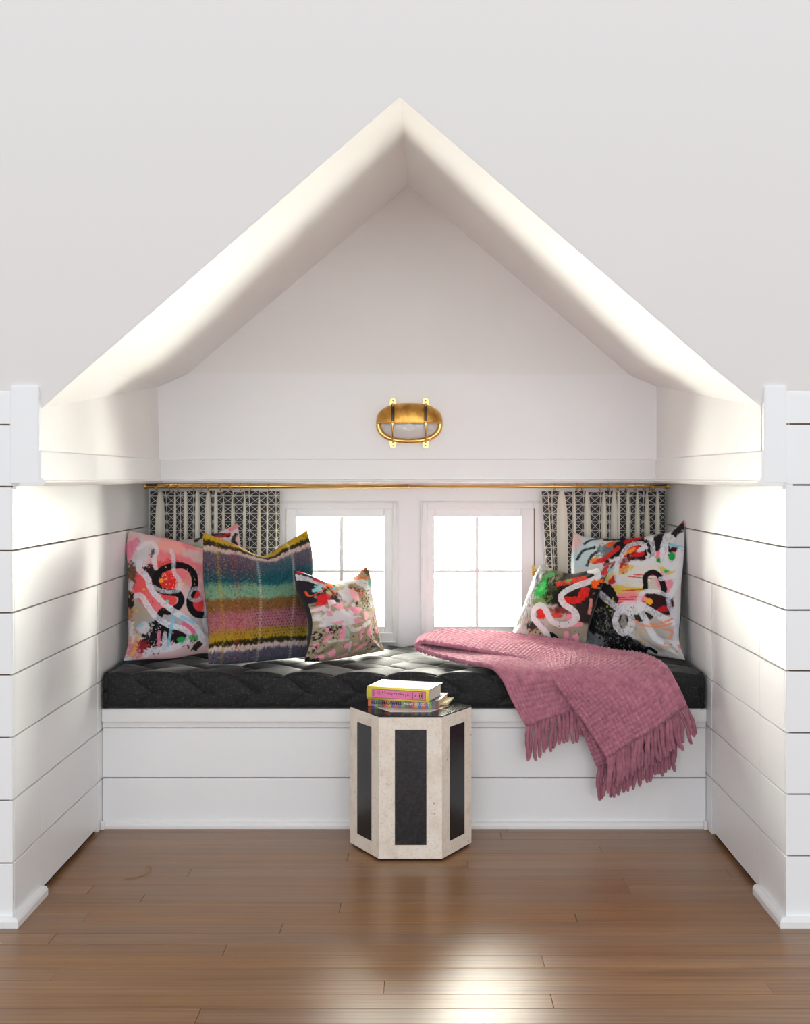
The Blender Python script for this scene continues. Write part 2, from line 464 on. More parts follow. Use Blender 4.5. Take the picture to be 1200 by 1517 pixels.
# everything above, so that daylight enters through the panes only
def glass():
    a = N('window_glass')
    tr = a.n('ShaderNodeBsdfTransparent'); gl = a.n('ShaderNodeBsdfGlossy', inp={'Roughness': 0.02})
    fr = a.n('ShaderNodeFresnel', inp={'IOR': 1.45}); mx = a.n('ShaderNodeMixShader')
    a.l(fr.outputs[0], mx.inputs[0]); a.l(tr.outputs[0], mx.inputs[1]); a.l(gl.outputs[0], mx.inputs[2])
    a.l(mx.outputs[0], a.out.inputs[0])
    return a.m
M['glass'] = glass()
for wi, (nm, w) in enumerate(wins.items()):
    f = lambda p: PXX(p, RW)
    g = lambda p: PZ(p, RW)
    root = empty(nm, (f(sum(w['cas']) / 2), YW, z_bot))
    struct(root, ('white four-pane casement window beside the pink petal pillow', 'white four-pane casement window with a brass catch above the throw')[wi], 'window')
    c0, c1 = w['cas']; s0, s1 = w['sash']; g0, g1 = w['gl']; m0, m1 = w['mun']
    # casing: flat boards with a raised outer bead
    def frame4(name, x0, x1, zt, zb, xi0, xi1, zti, zbi, ya, yb, parent, bev=0.002):
        box(name, f(x0), f(xi0), ya, yb, g(zb), g(zt), M['trim'], parent, bev)
        box(name, f(xi1), f(x1), ya, yb, g(zb), g(zt), M['trim'], parent, bev)
        box(name, f(xi0), f(xi1), ya, yb, g(zti), g(zt), M['trim'], parent, bev)
        box(name, f(xi0), f(xi1), ya, yb, g(zb), g(zbi), M['trim'], parent, bev)
    frame4('casing', c0, c1, 742, 952, s0 + 1, s1 - 1, 754, 937, YW - 0.012, YW + 0.012, root)
    frame4('casing_bead', c0, c1, 742, 952, c0 + 3, c1 - 3, 745, 949, YW - 0.018, YW - 0.010, root, 0.003)
    frame4('sash_rail', s0 - .8, s1 + .8, 750, 942.5, g0, g1, 765.5, 928, YW + 0.006, YW + 0.045, root, 0.003)
    box('muntin', f(m0), f(m1), YW + 0.012, YW + 0.040, g(928), g(765.5), M['trim'], root, 0.004)
    box('muntin', f(g0), f(g1), YW + 0.013, YW + 0.039, g(849), g(844.5), M['trim'], root, 0.004)
    for (a, b) in ((g0, m0), (m1, g1)):
        for (c, d) in ((765.5, 844.5), (849, 928)):
            box('window_pane', f(a) - .002, f(b) + .002, YW + 0.024, YW + 0.027, g(d) - .002, g(c) + .002, M['glass'], root)
    box('jamb', f(s0) - .004, f(s0) + .003, YW + 0.012, YW + 0.1, hz0, hz1, M['trim'], root)
    box('jamb', f(s1) - .003, f(s1) + .004, YW + 0.012, YW + 0.1, hz0, hz1, M['trim'], root)
    hx = f(s0 if wi == 0 else s1)
    box('sash_joint', hx - .0016, hx + .0016, YW - .0135, YW - .011, g(937), g(753), M['gap'], root)
    # brass catch on the sash edge (only the right window shows its own)
    if nm == 'window_2':
        cx, cz = f(790), g(845)
        cat = mesh('window_catch', *joined([box_geo(cx - .006, cx + .006, YW - .016, YW - .010, cz - .022, cz + .022, .002),
                                            tube_geo([(cx, YW - .012, cz), (cx, YW - .036, cz)], .005, 10),
                                            tube_geo([(cx - .004, YW - .034, cz), (cx + .022, YW - .036, cz + .004)], [.006, .004], 10)]), M['brass'], root)
        cat['label'] = 'small brass window catch'

# ------------------------------------------------------------------ built-in bench
bench = empty('window_seat_bench', ((XL + XR) / 2, YS, 0.0), 'white built-in window seat bench clad in wide boards', 'bench')
rbn = 1.278
zz = lambda y: PZ(y, rbn)
box('carcass', XL + 0.001, XR - 0.001, YS + 0.014, YW - 0.002, 0.0, zz(1066), M['gap'], bench)
box('front_board', XL + .001, XR - .001, YS, YS + .016, zz(1222), zz(1153) - .002, M['board'], bench, .001)
box('front_board', XL + .001, XR - .001, YS, YS + .016, zz(1153) + .002, zz(1079.5), M['board'], bench, .001)
box('apron_strip', XL + .001, XR - .001, YS - .004, YS + .016, zz(1078), zz(1070), M['trim'], bench, .001)
box('seat_top', XL + .001, XR - .001, YS - .018, YW - .002, zz(1069.5), 0.4105, M['trim'], bench, .004)
prof = [(0, 0.0004), (.016, 0.0004), (.016, .012), (.011, .020), (0, .023)]
V = [(x, YS - a, z) for x in (XL + .006, XR - .006) for a, z in prof]; n = 5
F = [tuple(range(n)), tuple(reversed(range(n, 2*n)))] + [(i, i+n, (i+1) % n+n, (i+1) % n) for i in range(n)]
mesh('shoe_moulding', V, F, M['trim'], bench)
for X, s in ((XL, 1), (XR, -1)):
    box('corner_block', X + s * .0008, X + s * .014, YS - .030, YS - .0155, 0.0004, .030, M['trim'], bench, .002)

# ------------------------------------------------------------------ mattress
def fabric_dark():
    a = N('charcoal_linen'); tc = a.n('ShaderNodeTexCoord')
    mp = a.n('ShaderNodeMapping'); mp.inputs['Scale'].default_value = (240, 60, 60); a.l(tc.outputs['Object'], mp.inputs[0])
    mq = a.n('ShaderNodeMapping'); mq.inputs['Scale'].default_value = (50, 300, 300); a.l(tc.outputs['Object'], mq.inputs[0])
    n1 = a.n('ShaderNodeTexNoise', inp={'Scale': 1.0, 'Detail': 3.0}); a.l(mp.outputs[0], n1.inputs['Vector'])
    n2 = a.n('ShaderNodeTexNoise', inp={'Scale': 1.0, 'Detail': 3.0}); a.l(mq.outputs[0], n2.inputs['Vector'])
    f = a.math('MULTIPLY', a.math('ADD', n1.outputs[0], n2.outputs[0]), 0.5)
    a.l(a.ramp(f, [(0.32, (0.006, 0.006, 0.007, 1)), (0.55, (0.018, 0.018, 0.020, 1)), (0.72, (0.06, 0.062, 0.066, 1))]), a.b.inputs['Base Color'])
    a.set(Roughness=0.6); a.b.inputs['Specular IOR Level'].default_value = 0.22
    a.b.inputs['Sheen Weight'].default_value = 0.12
    a.b.inputs['Sheen Roughness'].default_value = 0.35
    a.bump(f, 0.5, 0.0015)
    return a.m
M['linen'] = fabric_dark()
mx0, mx1, my0, my1, mz0, mz1 = XL + 0.006, XR - 0.008, 1.272 * D0, YW - 0.022, 0.4108, 0.531
def mattress():
    H = mz1 - mz0; rad = 0.022
    prof = []                               # (y, z, ny, nz, s) from the bottom front, up, over the top, to the back
    for t in np.linspace(0, 1, 8): prof.append((my0 + rad * (1 - math.sin(t * math.pi / 2)) , mz0 + rad * (1 - math.cos(t * math.pi / 2)), -math.sin(t*math.pi/2), -math.cos(t*math.pi/2)))
    for z in np.linspace(mz0 + rad, mz1 - rad, 26)[1:]: prof.append((my0, z, -1, 0))
    for t in np.linspace(0, 1, 9)[1:]: prof.append((my0 + rad * (1 - math.cos(t*math.pi/2)), mz1 - rad + rad * math.sin(t*math.pi/2), -math.cos(t*math.pi/2), math.sin(t*math.pi/2)))
    for y in np.linspace(my0 + rad, my1 - rad, 110)[1:]: prof.append((y, mz1, 0, 1))
    for t in np.linspace(0, 1, 7)[1:]: prof.append((my1 - rad + rad * math.sin(t*math.pi/2), mz1 - rad + rad * math.cos(t*math.pi/2), math.sin(t*math.pi/2), math.cos(t*math.pi/2)))
    prof.append((my1, mz0 + 0.01, 1, 0))
    prof = np.array(prof)
    s = np.r_[0, np.cumsum(np.hypot(np.diff(prof[:, 0]), np.diff(prof[:, 1])))]
    s_top = s[np.argmax(prof[:, 1] >= mz1 - rad * 0.3)]
    nx = 760
    x = np.linspace(mx0, mx1, nx)
    S, Xg = np.meshgrid(s, x)
    h1, h2, A, p = 0.066, 0.105, 0.086, 0.1755
    q = np.where(S < s_top, S / h1, s_top / h1 + (S - s_top) / h2)
    tri = np.abs(np.mod(q, 2) - 1)
    wob = 0.006 * (fbm(Xg * 6, S * 9, 3) - 0.5)
    t = np.mod((Xg - (PXX(225, 1.272)) + A * tri + wob) / p, 1.0)
    top = np.clip((S - s_top + 0.02) / 0.04, 0, 1)
    puff = (1 - np.abs(2 * t - 1) ** 2.4) ** 0.7
    lean = (1 - t) * 0.35 + 0.65            # each rib is higher along one side
    amp = 0.010 * (1 - top) + 0.020 * top
    ridge = np.abs(np.mod(q + 0.0, 1.0) * 2 - 1)
    disp = amp * (puff * lean - 0.55) - 0.0018 * top * (ridge > 0.93)
    disp += 0.006 * top * (fbm(Xg * 3, S * 5, 9) - 0.5)
    e = np.minimum(Xg - mx0, mx1 - Xg)
    end = np.clip(e / 0.03, 0, 1); rnd = 0.024 * (1 - np.sqrt(1 - (1 - end) ** 2))
    disp = disp * np.clip(e / 0.05, 0, 1) - rnd
    # keep the bottom flat on the bench
    disp *= np.clip((S - 0.004) / 0.03, 0, 1)
    Y = prof[:, 0][None] + prof[:, 2][None] * disp
    Z = np.maximum(prof[:, 1][None] + prof[:, 3][None] * disp, mz0)
    V = np.stack([Xg, Y, Z], -1).reshape(-1, 3)
    F = grid_faces(nx, len(prof), flip=True)
    n = len(prof)
    F.append(tuple(range(n))); F.append(tuple(reversed(range((nx-1)*n, nx*n))))
    root = empty('seat_mattress', ((mx0+mx1)/2, (my0+my1)/2, mz0), 'charcoal linen mattress cushion quilted in chevrons on the bench', 'mattress')
    mesh('cover', V, F, M['linen'], root, True)
    # rolled edges down both ends
    for X, sg in ((mx0 + 0.010, 1), (mx1 - 0.010, -1)):
        yy0, yy1, a, b = my0 + 0.006, my1 - 0.01, mz0 + 0.011, mz1 - 0.004
        path = catmull([(X, yy1, b), (X, (yy0+yy1)/2, b + .002), (X, yy0 + .05, b), (X, yy0 + .014, b - .004), (X, yy0 + .002, b - .022), (X, yy0, (a+b)/2), (X, yy0 + .002, a + .02), (X, yy0 + .014, a + .002), (X, yy0 + .06, a), (X, yy1, a)], 8)
        mesh('rolled_edge', *tube_geo(path, 0.0095, 8), M['linen'], root, True)
mattress()

# ------------------------------------------------------------------ pillows
class Paint:
    """flat print worked out per point of the cloth; coordinates are those of the print design"""
    def __init__(s, X, Y, base):
        s.X, s.Y = X, Y
        s.C = np.zeros(X.shape + (3,)); s.C[:] = np.array(base) / 255.0
    def put(s, m, col, a=1.0):
        m = np.clip(m * a, 0, 1)[..., None]
        s.C = s.C * (1 - m) + np.array(col) / 255.0 * m
    def stroke(s, pts, w, col, a=1.0, rough=0.25, dry=0.0, seed=1, soft=4.0):
        p = catmull(pts, 8) if len(pts) > 2 else np.asarray(pts, float)
        d = np.full(s.X.shape, 1e9)
        for q0, q1 in zip(p[:-1], p[1:]):
            v = q1 - q0; L = v.dot(v) + 1e-9
            t = np.clip(((s.X - q0[0]) * v[0] + (s.Y - q0[1]) * v[1]) / L, 0, 1)
            d = np.minimum(d, np.hypot(s.X - q0[0] - t * v[0], s.Y - q0[1] - t * v[1]))
        d = d + rough * w * (fbm(s.X / 22, s.Y / 22, seed) - 0.5)
        m = np.clip((w / 2 - d) / soft + 0.5, 0, 1)
        if dry: m = m * (1 - dry * np.clip((fbm(s.X / 9, s.Y / 14, seed + 5) - 0.42) * 6, 0, 1))
        s.put(m, col, a)
    def blob(s, cx, cy, rx, ry, col, a=1.0, rot=0.0, rough=0.5, soft=0.25, seed=1, sc=30):
        c, n = math.cos(math.radians(rot)), math.sin(math.radians(rot))
        dx, dy = s.X - cx, s.Y - cy
        d = np.hypot((dx * c + dy * n) / rx, (-dx * n + dy * c) / ry)
        d = d + rough * (fbm(s.X / sc, s.Y / sc, seed) - 0.5) * 2
        s.put(np.clip((1 - d) / soft + 0.5, 0, 1), col, a)
    def poly(s, pts, col, a=1.0, seed=1, rough=14):
        x = s.X + rough * (fbm(s.X / 18, s.Y / 18, seed) - 0.5); y = s.Y + rough * (fbm(s.X / 18, s.Y / 18, seed + 9) - 0.5)
        ins = np.zeros(s.X.shape, bool); n = len(pts)
        for i in range(n):
            (x0, y0), (x1, y1) = pts[i], pts[(i+1) % n]
            if y0 == y1: continue
            c = (y0 > y) != (y1 > y)
            ins ^= c & (x < (x1 - x0) * (y - y0) / (y1 - y0) + x0)
        s.put(ins.astype(float), col, a)
    def scratch(s, box, col, thr=0.56, a=1.0, seed=1, sx=8, sy=8):
        x0, y0, x1, y1 = box
        e = np.minimum(np.minimum(s.X - x0, x1 - s.X), np.minimum(s.Y - y0, y1 - s.Y))
        m = np.clip(e / 30, 0, 1) * np.clip((fbm(s.X / sx, s.Y / sy, seed) - thr) * 14, 0, 1)
        s.put(m, col, a)
    def dots(s, box, n, r0, r1, col, seed=1):
        rr = np.random.RandomState(seed); x0, y0, x1, y1 = box
        m = np.zeros(s.X.shape)
        for _ in range(n):
            cx, cy, r = rr.uniform(x0, x1), rr.uniform(y0, y1), rr.uniform(r0, r1)
            m = np.maximum(m, np.clip((r - np.hypot(s.X - cx, s.Y - cy)) / 3 + 0.5, 0, 1))
        s.put(m, col)

def cloth(name, attr=True, col=(0.05, 0.05, 0.05, 1), rough=0.8, weave=900.0, sheen=0.0, bump=0.15):
    a = N(name)
    if attr:
        at = a.n('ShaderNodeAttribute', attribute_name='print'); a.l(at.outputs['Color'], a.b.inputs['Base Color'])
    else: a.set(Base_Color=col)
    a.set(Roughness=rough); a.b.inputs['Specular IOR Level'].default_value = 0.2
    a.b.inputs['Sheen Weight'].default_value = sheen
    tc = a.n('ShaderNodeTexCoord'); no = a.n('ShaderNodeTexNoise', inp={'Scale': weave, 'Detail': 2.0}); a.l(tc.outputs['Object'], no.inputs['Vector'])
    a.bump(no.outputs[0], bump, 0.001)
    return a.m
M['print'] = cloth('printed_cotton')
M['mohair'] = cloth('brushed_wool', True, rough=1.0, weave=420.0, sheen=0.10, bump=0.9)
M['back'] = cloth('charcoal_pillow_back', False, (0.022, 0.021, 0.020, 1), 0.85, 600, 0.1)

def pillow(name, label, top, right, bottom, left, rs, thick, painter, scale, o, mat='print', backmat='back', n=190, wr=1.0, seed=1, pw=1.0):
    """outline = 4 edge polylines in photo pixels (top L>R, right T>B, bottom L>R, left T>B); rs = relative distance of TL, TR, BR, BL"""
    def geo(n):
        T = resample(catmull(top, 8), n); R = resample(catmull(right, 8), n); B = resample(catmull(bottom, 8), n); L = resample(catmull(left, 8), n)
        u = np.linspace(0, 1, n)[None, :, None]; v = np.linspace(0, 1, n)[:, None, None]
        tl, tr, br, bl = [np.array(x, float) for x in (top[0], top[-1], bottom[-1], bottom[0])]
        chord = tl + (tr - tl) * np.linspace(0, 1, n)[:, None]
        T1 = (1-v)*chord[None] + ((1-v)**pw)*(T - chord)[None]
        C = T1 + v*B[None] + (1-u)*L[:, None] + u*R[:, None] - ((1-u)*(1-v)*tl + u*(1-v)*tr + u*v*br + (1-u)*v*bl)
        uu, vv = u[..., 0], v[..., 0]
        rr = (1-uu)*(1-vv)*rs[0] + uu*(1-vv)*rs[1] + uu*vv*rs[2] + (1-uu)*vv*rs[3]
        W = np.stack([(C[..., 0]-PX)*rr*U, rr*D0, EYE-(C[..., 1]-PY)*rr*U], -1)
        return C, W, np.broadcast_to(uu, (n, n)), np.broadcast_to(vv, (n, n))
    def bulge(uu, vv, k):
        a, b = np.clip(1-(2*uu-1)**2, 0, 1), np.clip(1-(2*vv-1)**2, 0, 1)
        h = (a ** 0.62) * (b ** 0.62)
        w = (fbm(uu * 5 + seed, vv * 5, seed + k) - 0.5) * 0.22 * np.minimum(1, (a * b) ** 0.5 * 4)
        # creases running out of the corners
        for cx, cy in ((0, 0), (1, 0), (1, 1), (0, 1)):
            dx, dy = uu - cx, vv - cy; rad = np.hypot(dx, dy); ang = np.arctan2(np.abs(dy), np.abs(dx))
            w = w + 0.05 * np.sin(ang * 11 + seed + cx * 2 + cy) * np.exp(-((rad - 0.2) / 0.13) ** 2)
        w = w * np.clip(np.minimum(np.minimum(uu, 1 - uu), np.minimum(vv, 1 - vv)) / 0.06, 0, 1)
        if k: h = (a ** 0.42) * (b ** 0.5) * 1.2
        return (h + wr * w) * thick / 2
    tl, tr, br, bl = [np.array(P(x[0], x[1], r)) for x, r in ((top[0], rs[0]), (top[-1], rs[1]), (bottom[-1], rs[2]), (bottom[0], rs[3]))]
    nn = np.cross(br - tl, tr - bl); nn /= np.linalg.norm(nn)
    if nn[1] > 0: nn = -nn
    mid = (tl + tr + br + bl) / 4
    root = empty(name, (mid[0], (bl[1] + br[1]) / 2, min(bl[2], br[2])), label, 'pillow', 'throw pillows on the window seat')
    C, W, uu, vv = geo(n)
    b = bulge(uu, vv, 0)
    Vf = W + nn * b[..., None]
    fr = mesh('front_panel', Vf.reshape(-1, 3), grid_faces(n, n), M[mat], root, True)
    X, Y = (C[..., 0] - o[0]) * scale, (C[..., 1] - o[1]) * scale
    col = painter(X, Y, uu, vv)
    col = np.clip(col, 0, 1)
    lc = np.where(col <= 0.04045, col / 12.92, ((col + 0.055) / 1.055) ** 2.4) * 0.92
    at = fr.data.color_attributes.new('print', 'FLOAT_COLOR', 'POINT')
    at.data.foreach_set('color', np.concatenate([lc, np.ones(lc.shape[:2] + (1,))], -1).astype(np.float32).ravel())
    m = 70
    C, W, uu, vv = geo(m)
    Vb = W - nn * (bulge(uu, vv, 3) * 0.95)[..., None]
    bk = mesh('back_panel', Vb.reshape(-1, 3), grid_faces(m, m, flip=True), M[backmat], root, True)
    bk['label'] = 'plain dark back of the pillow'
    edge = np.concatenate([W[0], W[1:, -1], W[-1, ::-1][1:], W[::-1, 0][1:]])
    return root

WHT, BLK, RED, PNK, TAU = (232, 234, 240), (20, 18, 22), (226, 52, 48), (240, 130, 140), (176, 164, 146)
def paint1(X, Y, u, v):
    p = Paint(X, Y, (226, 190, 190))
    p.blob(600, 480, 260, 260, (238, 128, 136), 1, 0, .4, .7, 3, 90)
    p.blob(520, 330, 140, 70, (246, 172, 160), .9, 10, .4, .5, 4, 60)
    p.blob(230, 400, 120, 150, (214, 208, 212), 1, 0, .6, .5, 5, 60)
    p.blob(760, 420, 120, 60, (222, 200, 196), .8, 25, .5, .5, 6, 50)
    p.blob(240, 1010, 130, 200, TAU, 1, 0, .3, .3, 7, 60)
    p.blob(240, 720, 90, 190, (238, 92, 96), 1, -20, .3, .4, 8, 50)
    p.blob(360, 880, 150, 110, (236, 110, 118), .9, 35, .4, .4, 9, 50)
    p.blob(480, 690, 110, 90, (226, 48, 42), 1, 0, .4, .3, 10, 30)
    p.blob(470, 540, 130, 60, (224, 60, 60), .7, -20, .7, .5, 11, 16)
    p.blob(490, 870, 90, 60, (232, 78, 74), 1, 10, .3, .3, 12, 30)
    p.blob(790, 880, 70, 130, (230, 62, 66), 1, 0, .3, .4, 13, 40)
    p.blob(600, 1130, 330, 110, (170, 168, 178), .9, 5, .6, .5, 14, 45)
    p.blob(450, 1170, 130, 80, (18, 18, 22), 1, 10, .9, .2, 15, 26)
    p.blob(620, 1230, 130, 70, (34, 16, 24), 1, 10, .8, .2, 16, 24)
    p.blob(340, 1250, 100, 90, (28, 26, 30), 1, 0, 1.0, .3, 17, 22)
    p.blob(700, 1130, 80, 60, (232, 110, 140), 1, 20, .5, .2, 18, 26)
    p.blob(130, 320, 60, 120, (236, 120, 150), .8, 20, .7, .4, 19, 30)
    p.blob(130, 590, 45, 110, (90, 74, 56), .9, 0, .8, .4, 20, 22)
    p.blob(118, 980, 34, 260, (176, 120, 80), .8, 0, .9, .4, 21, 30)
    p.blob(120, 850, 30, 80, (30, 22, 22), .9, 0, .9, .3, 22, 22)
    p.blob(115, 700, 34, 60, (210, 208, 214), .9, 0, .7, .3, 26, 22)
    p.blob(120, 1130, 34, 90, (214, 210, 214), .9, 0, .7, .3, 27, 22)
    p.blob(150, 1350, 90, 80, (214, 130, 140), .9, -30, .9, .4, 23, 24)
    p.stroke([(190, 1230), (170, 1320), (130, 1400)], 34, (232, 180, 90), .9, .5, .3, 24)
    p.blob(250, 1310, 50, 60, (140, 30, 44), .9, 20, .9, .3, 25, 18)
    p.blob(90, 1440, 60, 30, (190, 220, 232), .9, -10, .6, .4, 28, 20)
    p.blob(330, 600, 90, 60, BLK, .9, 30, 1.0, .2, 30, 16)
    p.blob(345, 395, 28, 40, (60, 52, 60), .8, 20, .6, .4, 31, 20)
    p.stroke([(395, 760), (360, 690), (400, 600), (480, 555), (560, 530), (660, 535), (735, 600), (755, 690), (745, 760), (715, 830), (700, 900), (715, 960), (770, 1010), (850, 1010)], 66, BLK, 1, .12, 0, 32)
    p.stroke([(380, 770), (480, 800), (580, 815), (618, 870), (590, 940), (500, 990), (430, 990), (385, 1080), (365, 1160)], 64, BLK, 1, .15, 0, 33)
    p.stroke([(200, 340), (330, 280), (380, 380), (350, 450), (370, 560)], 44, (236, 222, 226), .9, .4, .2, 34)
    p.stroke([(205, 480), (210, 560), (280, 640), (320, 760), (420, 890), (560, 1000), (700, 1080), (790, 1160), (850, 1280)], 58, (224, 226, 234), .97, .2, .25, 35)
    p.stroke([(180, 815), (230, 830), (290, 930), (370, 1040), (500, 1120), (640, 1160), (700, 1210), (660, 1280), (500, 1340), (340, 1350), (270, 1390)], 56, (226, 226, 236), .95, .2, .25, 36)
    p.stroke([(520, 370), (545, 440), (548, 600), (600, 690), (590, 780), (500, 800), (400, 780), (345, 745)], 42, (222, 220, 228), .85, .25, .35, 37)
    p.stroke([(840, 830), (790, 760), (710, 790), (700, 860), (770, 880), (840, 840), (870, 960), (850, 1080), (880, 1160)], 38, (220, 222, 232), .85, .25, .4, 38)
    p.stroke([(540, 1040), (515, 1180), (495, 1310)], 30, (130, 204, 230), .95, .3, .2, 39)
    p.stroke([(620, 1050), (740, 1085)], 40, (140, 205, 228), .9, .5, .3, 40)
    p.stroke([(400, 1180), (400, 1310)], 34, (240, 130, 160), .95, .4, .2, 41)
    p.stroke([(460, 1200), (455, 1330)], 46, (206, 208, 214), .95, .4, .2, 42)
    p.blob(620, 1255, 42, 28, (30, 160, 70), 1, -10, .2, .1, 43)
    p.blob(740, 1235, 40, 30, (90, 170, 90), .9, -10, .6, .3, 44)
    p.blob(780, 1310, 60, 30, (26, 20, 20), .9, -40, .4, .2, 45)
    p.blob(250, 1140, 60, 56, (220, 214, 220), .9, 0, .3, .3, 46)
    p.blob(225, 1110, 40, 16, (140, 206, 226), .9, -20, .4, .3, 47)
    p.blob(480, 895, 18, 16, (120, 200, 210), 1)
    for cx, cy, r in ((422, 686, 22), (253, 762, 14), (187, 965, 14), (282, 863, 9), (465, 553, 7)): p.blob(cx, cy, r, r, (246, 160, 50), 1, 0, .1, .15)
    for cx, cy in ((775, 558), (795, 615)): p.blob(cx, cy, 9, 9, (90, 170, 210), 1, 0, .1, .2)
    p.dots((420, 600, 640, 780), 40, 2, 6, (248, 220, 210), 3); p.dots((560, 560, 760, 760), 26, 2, 5, (240, 190, 60), 4)
    p.dots((300, 1100, 560, 1300), 30, 2, 6, (226, 226, 232), 5); p.dots((250, 640, 470, 980), 22, 2, 7, (220, 50, 50), 6)
    return p.C
def paint2(X, Y, u, v):
    p = Paint(X, Y, (206, 188, 186))
    p.blob(300, 150, 120, 60, (226, 200, 204), 1, 0, .5, .5, 3)
    p.stroke([(0, 240), (60, 200), (200, 180), (320, 190)], 40, (40, 28, 32), 1, .5, .3, 5)
    p.stroke([(150, 215), (260, 195), (330, 170)], 26, (214, 50, 48), .9, .6, .3, 6)
    p.stroke([(330, 130), (390, 90), (400, 60)], 40, (228, 130, 150), 1, .5, .2, 7)
    p.stroke([(345, 120), (375, 70)], 16, (214, 170, 90), 1, .5, .2, 8)
    p.stroke([(390, 180), (360, 240), (400, 280)], 34, (30, 24, 28), 1, .5, .3, 9)
    p.stroke([(410, 200), (430, 290)], 30, (230, 180, 180), 1, .5, .3, 10)
    p.blob(20, 280, 40, 30, (170, 190, 150), .8, 0, .5, .4, 11)
    p.scratch((0, 300, 500, 1300), (60, 50, 52), .55, .8, 12, 40, 40)
    return p.C
def paint3(X, Y, u, v):
    nz = (fbm(u * 60, v * 22, 4) - .5) * 0.035 + (fbm(u * 8, v * 5, 9) - .5) * 0.03
    t = v + nz
    stops = [(0, (190, 150, 20)), (.045, (196, 158, 26)), (.06, (44, 38, 20)), (.085, (40, 36, 26)), (.10, (206, 178, 164)), (.125, (196, 170, 160)), (.15, (92, 86, 98)), (.25, (74, 70, 88)),
             (.31, (26, 72, 84)), (.37, (24, 78, 88)), (.42, (104, 150, 124)), (.50, (116, 158, 130)), (.53, (124, 86, 44)), (.60, (130, 86, 46)), (.635, (166, 98, 106)), (.74, (176, 104, 112)),
             (.775, (166, 130, 40)), (.825, (176, 142, 26)), (.84, (42, 38, 20)), (.862, (44, 40, 26)), (.877, (214, 190, 180)), (.90, (206, 186, 180)), (.92, (92, 84, 100)), (1.0, (74, 76, 96))]
    pos = [a for a, b in stops]
    C = np.stack([np.interp(t, pos, [b[k] for a, b in stops]) for k in range(3)], -1) / 255.0
    P_ = Paint(X, Y, (0, 0, 0)); P_.C = C
    # plaid: right half cooler, two pale stitched lines, a yellow line at the left
    cool = ((u > .43) & (u < .78)).astype(float) * np.clip((v - .12) * 12, 0, 1)
    P_.put(cool * ((v > .15) & (v < .4)), (22, 92, 104), .45)
    P_.put((u < .43) * ((v > .15) & (v < .36)) * 1.0, (84, 64, 90), .3)
    for c0, col, a in ((.45, (216, 206, 200), .40), (.775, (224, 214, 200), .40), (.11, (206, 150, 40), .30)):
        line = np.clip(1 - np.abs(u - c0 - .012 * v) / .022, 0, 1)
        P_.put(line * (0.45 + 0.55 * (np.mod(v * 46, 1) < .5)), col, a * 1.6)
    P_.put(np.clip(1 - np.abs(u - .25) / .05, 0, 1) * (fbm(X / 9, Y / 9, 6) > .62), (196, 40, 60), .8)
    # open knit: dark stitch holes in the lower bands, flecks everywhere
    su, sv = np.mod(u * 34 + .5 * (np.floor(v * 44) % 2), 1) - .5, np.mod(v * 44, 1) - .5
    hole = (np.hypot(su, sv) < .26) & (fbm(u * 30, v * 30, 3) > .42)
    P_.put(hole * ((v > .60) & (v < .82)) * (u > .4), (60, 56, 84), .75)
    P_.put(hole * ((v > .60) & (v < .82)) * (u <= .4), (150, 70, 80), .5)
    P_.put(((fbm(X / 5, Y / 14, 8) - .5) * 3).clip(0, 1), (235, 225, 215), .12)
    P_.put(((fbm(X / 6, Y / 16, 18) - .5) * 3).clip(0, 1), (15, 14, 16), .35)
    P_.put((fbm(X / 7, Y / 7, 21) > .74) * (u < .5), (214, 150, 40), .7)
    return P_.C
